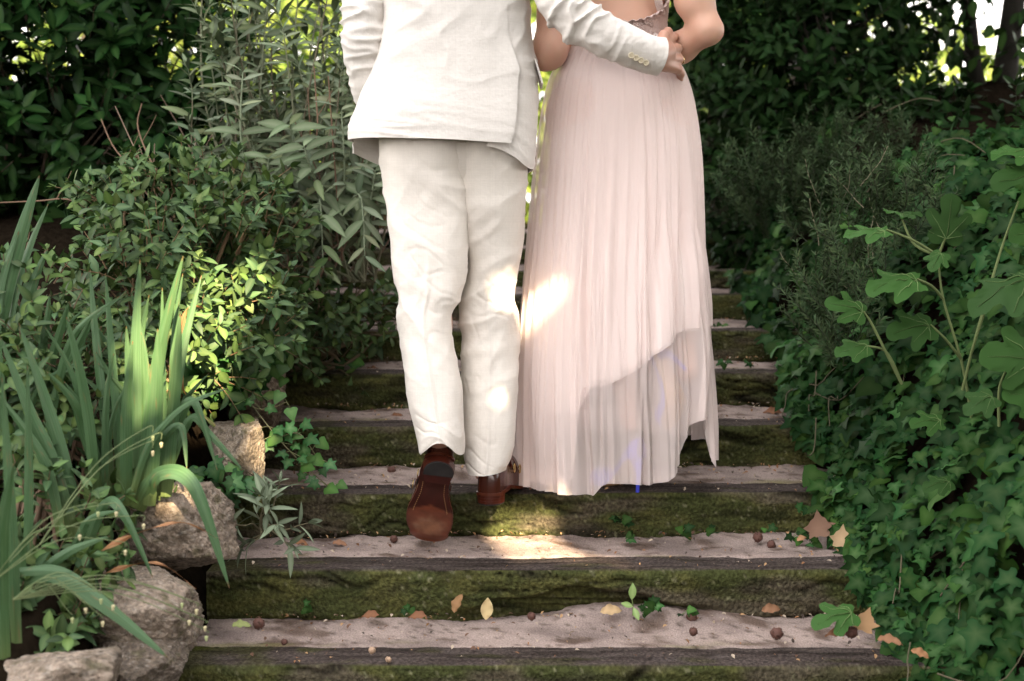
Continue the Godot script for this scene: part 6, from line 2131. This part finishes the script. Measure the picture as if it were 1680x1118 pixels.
func make_litter() -> void:
	print("litter")
	# dry leaves lying about
	var tan1 := lin(0.36, 0.23, 0.12)
	var rust := lin(0.17, 0.072, 0.035)
	var pale := lin(0.56, 0.39, 0.23)
	var lance := func(c: Color, curl: float) -> ArrayMesh:
		return leaf_mesh(1.0, 0.55, 0.48, 0.45, curl, 8, c, c * 1.2, 0.07)
	var maple := func(c: Color) -> ArrayMesh:
		return lobed_mesh([Vector2(0, 0.0), Vector2(0.20, -0.05), Vector2(0.42, 0.0), Vector2(0.34, 0.18), Vector2(0.60, 0.40), Vector2(0.36, 0.46), Vector2(0.28, 0.62), Vector2(0.16, 0.70), Vector2(0, 1.0)], 1.0, c, c * 1.15, -0.35, 3)
	var dry := mat(lin(1, 1, 1), 0.8, true)
	var list := [
		[Vector3(-0.0598, 0.0046, -0.2550), Vector3(0.1, 1.0, -0.15), Vector3(0.0, 0.2, 1.0), 0.052, lance.call(lin(0.56, 0.44, 0.23), -0.15), "yellow leaf standing upright against the split step"],
		[Vector3(-0.1335, 0.0116, -0.2900), Vector3(0.25, 0.9, -0.2), Vector3(-0.5, 0.2, 0.8), 0.046, lance.call(lin(0.22, 0.12, 0.05), 0.3), "brown folded leaf leaning beside the yellow leaf"],
		[Vector3(0.7911, 0.1318, -0.4400), Vector3(0.1, 1.0, -0.2), Vector3(0.1, 0.25, 1.0), 0.055, maple.call(pale), "pale maple leaf upright at the ivy edge"],
		[Vector3(0.7657, 0.1295, -0.5600), Vector3(-0.15, 1.0, 0.0), Vector3(0.1, 0.1, 1.0), 0.070, maple.call(lin(0.32, 0.19, 0.13)), "curled brown leaf hanging against the riser by the ivy"],
		[Vector3(0.7119, 0.1148, -0.5700), Vector3(0.6, 0.5, 0.1), Vector3(0, 0.8, 0.6), 0.030, lance.call(lin(0.32, 0.17, 0.085), 0.6), "small curled tan leaf by the riser foot"],
		[Vector3(0.7353, 0.0870, -0.4700), Vector3(1.0, -0.1, 0.15), Vector3(0, 1, 0.2), 0.032, lance.call(lin(0.70, 0.52, 0.38), 0.2), "thin pale leaf flake on the sleeper top"],
		[Vector3(0.7360, 0.0566, 0.0000), Vector3(0.3, 0.8, -0.2), Vector3(0, 0.4, 1), 0.052, maple.call(lin(0.40, 0.24, 0.12)), "tan leaf heaped against the ivy on the lowest tread"],
		[Vector3(0.7042, 0.0475, 0.0000), Vector3(-0.8, 0.2, 0.2), Vector3(0, 0.9, 0.4), 0.046, lance.call(rust, 0.3), "rust brown leaf under the heaped tan leaf"],
		[Vector3(0.7632, 0.0431, 0.0200), Vector3(0.7, 0.1, 0.3), Vector3(0, 0.9, 0.4), 0.05, lance.call(lin(0.24, 0.12, 0.06), 0.3), "brown leaf half buried at the ivy foot"],
		[Vector3(0.8222, 0.0322, 0.0600), Vector3(0.9, -0.2, 0.2), Vector3(0, 0.8, 0.6), 0.04, lance.call(lin(0.30, 0.15, 0.07), 0.2), "orange brown leaf fallen into the low ivy"],
		[Vector3(0.5762, 0.0159, -0.2900), Vector3(0.9, 0.25, 0.0), Vector3(0, 0.7, 0.7), 0.045, lance.call(lin(0.20, 0.10, 0.05), 0.35), "brown curled leaf at the joint below the dark moss"],
		[Vector3(-0.6169, 0.0244, -0.1400), Vector3(0.9, 0.25, 0.0), Vector3(-0.1, 0.8, 0.5), 0.040, lance.call(lin(0.22, 0.25, 0.09), 0.4), "rolled green-brown leaf on the lowest tread near the rocks"],
		[Vector3(-0.1956, 0.0087, -0.2700), Vector3(-0.9, 0.15, 0.0), Vector3(0, 0.8, 0.6), 0.042, lance.call(rust, 0.4), "rusty leaf in the joint left of the yellow leaf"],
		[Vector3(-0.3045, 0.0116, -0.2700), Vector3(-0.9, 0.1, 0.1), Vector3(0, 0.8, 0.6), 0.040, lance.call(rust, 0.3), "rust red leaf under the rotten sleeper edge"],
		[Vector3(-0.4501, 0.1063, -0.5800), Vector3(0.9, 0.15, 0.1), Vector3(0, 0.9, 0.5), 0.036, lance.call(lin(0.22, 0.11, 0.06), 0.4), "curled orange leaf on the tread left of the raised shoe"],
		[Vector3(-0.5477, 0.1117, -0.5700), Vector3(0.7, 0.1, 0.3), Vector3(0, 0.9, 0.5), 0.040, lance.call(lin(0.22, 0.10, 0.045), 0.3), "brown leaf under the weed by the pale rock"],
		[Vector3(-0.5970, 0.3265, -1.2000), Vector3(0.9, 0.2, 0.0), Vector3(0, 0.9, 0.5), 0.045, lance.call(rust, 0.3), "rust leaf on the tread beside the ivy vine"],
		[Vector3(-0.4098, 0.3319, -1.2000), Vector3(0.9, 0.2, 0.1), Vector3(0, 0.9, 0.5), 0.045, lance.call(tan1, 0.5), "tan curled leaf on the green tread beside the leg"],
		[Vector3(-0.3546, 0.3366, -1.1800), Vector3(0.6, 0.4, 0.1), Vector3(0, 0.9, 0.5), 0.035, lance.call(rust, 0.5), "brown shrivelled leaf touching the left trouser leg"],
		[Vector3(0.8080, 0.3367, -1.2800), Vector3(-0.7, 0.2, 0.2), Vector3(0, 0.9, 0.5), 0.060, lance.call(rust, 0.3), "rust leaf heaped at the ivy on the dark tread"],
		[Vector3(0.8763, 0.3505, -1.2600), Vector3(0.5, 0.6, 0.1), Vector3(0, 0.6, 0.8), 0.055, lance.call(lin(0.60, 0.40, 0.36), 0.3), "pinkish leaf standing in the ivy by the dark tread"],
		[Vector3(0.8235, 0.3344, -1.2200), Vector3(0.8, 0.1, 0.3), Vector3(0, 0.9, 0.5), 0.05, lance.call(lin(0.2, 0.1, 0.05), 0.2), "brown leaf lying before the pinkish leaf"],
		[Vector3(-0.4574, 0.4421, -1.5000), Vector3(0.8, 0.1, 0.3), Vector3(0, 0.9, 0.5), 0.05, lance.call(rust, 0.3), "brown leaf on the dark upper tread left of the leg"],
		[Vector3(0.2032, 0.0159, -0.2800), Vector3(0.9, 0.2, 0.0), Vector3(0, 0.7, 0.7), 0.05, lance.call(lin(0.40, 0.28, 0.15), 0.3), "straw coloured leaf in the rotten split"]]
	for a in list:
		var at: Vector3 = a[0]
		single("dry_leaf", a[5], "leaf", a[4], dry, frame(a[1], a[2], at, a[3]), "dry leaves on the steps")
	# round seed balls
	var balls := [
		[Vector3(-0.5541, 0.0357, -0.1200), 0.0125, "reddish seed ball beside the rolled green-brown leaf"], [Vector3(0.5760, 0.0200, -0.1000), 0.0135, "knobbly round seed ball alone on the lowest tread"], [Vector3(0.4148, 0.0015, -0.2900), 0.0125, "seed ball lodged under the mossy riser"], [Vector3(0.3998, 0.0120, -0.1400), 0.0095, "small reddish seed ball on the lowest tread middle"],
		[Vector3(0.0443, 0.0174, -0.2400), 0.0095, "flattened dark seed ball right of the yellow leaf"], [Vector3(0.6197, 0.1172, -0.6000), 0.0125, "seed ball among seedlings at the riser foot"], [Vector3(0.6482, 0.1056, -0.5700), 0.0105, "seed ball in front of the seedlings by the ivy"], [Vector3(0.7094, 0.0587, 0.0200), 0.0125, "seed ball among the heaped leaves at the ivy"],
		[Vector3(-0.2976, 0.1125, -0.6000), 0.0095, "reddish seed ball left of the raised shoe tip"], [Vector3(-0.3316, 0.2260, -0.9400), 0.0115, "pale seed ball on the tread left of the raised shoe"], [Vector3(-0.3760, 0.3308, -1.2200), 0.011, "seed ball between curled leaves on the green tread"], [Vector3(-0.5714, 0.2210, -0.9300), 0.0135, "red-brown seed ball by the trailing ivy vine"], [Vector3(-0.4587, 0.4289, -1.5500), 0.012, "seed ball on the dark upper tread"],
		[Vector3(-0.2998, -0.0023, -0.0500), 0.0075, "pale empty seed husk on the lowest sleeper"], [Vector3(-0.2621, -0.0127, -0.0200), 0.0065, "second pale seed husk on the lowest sleeper edge"], [Vector3(-0.4955, 0.0010, -0.1000), 0.0070, "dark seed fragment on the joint of the lowest sleeper"]]
	var bm := mat(lin(1, 1, 1), 0.75, true)
	for k in balls.size():
		var r: float = balls[k][1]
		var mb := MB.new()
		var husk: bool = balls[k][2].contains("husk")
		mb.ball(Vector3.ZERO, Vector3(r, r * 0.92, r), 20, 14, lin(0.45, 0.30, 0.20) if husk else lin(0.105, 0.045, 0.032), 0.22, nz)
		for q in 26:
			var d := rdir()
			mb.ball(d * r * 0.98, Vector3.ONE * r * 0.17, 5, 4, (lin(0.40, 0.28, 0.2) if husk else lin(0.085, 0.04, 0.028)) * rng.randf_range(0.7, 1.3))
		single("seed_ball", balls[k][2], "seed", mb.mesh(), bm, Transform3D(Basis(), balls[k][0]), "seed balls on the steps")
	# crumbs of bark, husk and leaf on the treads
	var chip := leaf_mesh(1.0, 0.6, 0.5, 0.4, 0.4, 3, lin(1, 1, 1), lin(0.8, 0.8, 0.8))
	var mm := MultiMesh.new()
	mm.transform_format = MultiMesh.TRANSFORM_3D
	mm.use_colors = true
	mm.mesh = chip
	mm.instance_count = 1800
	for k in 1800:
		var i := k % 6
		var back := 1.0 - rng.randf() ** 2.2
		var x := rng.randf_range(-0.62, 0.85)
		var z: float = -GOING * i - 0.02 - 0.30 * back
		mm.set_instance_transform(k, frame(rdir() * Vector3(1, 0.25, 1), Vector3.UP + rdir() * 0.5, Vector3(x, TOPS[i] + 0.005 + 0.016 * sm(0.45, 1.0, back), z), rng.randf_range(0.004, 0.013)))
		var c: Color = [lin(0.30, 0.14, 0.06), lin(0.14, 0.07, 0.04), lin(0.45, 0.27, 0.13), lin(0.06, 0.04, 0.03), lin(0.5, 0.4, 0.3)][rng.randi() % 5]
		mm.set_instance_color(k, c)
	var mi := MultiMeshInstance3D.new()
	mi.name = "leaf_litter"
	mi.multimesh = mm
	mi.material_override = dry
	mi.set_meta("kind", "stuff")
	tag(mi, "crumbs of bark and dead leaf scattered on the treads", "litter")
	add_child(mi)
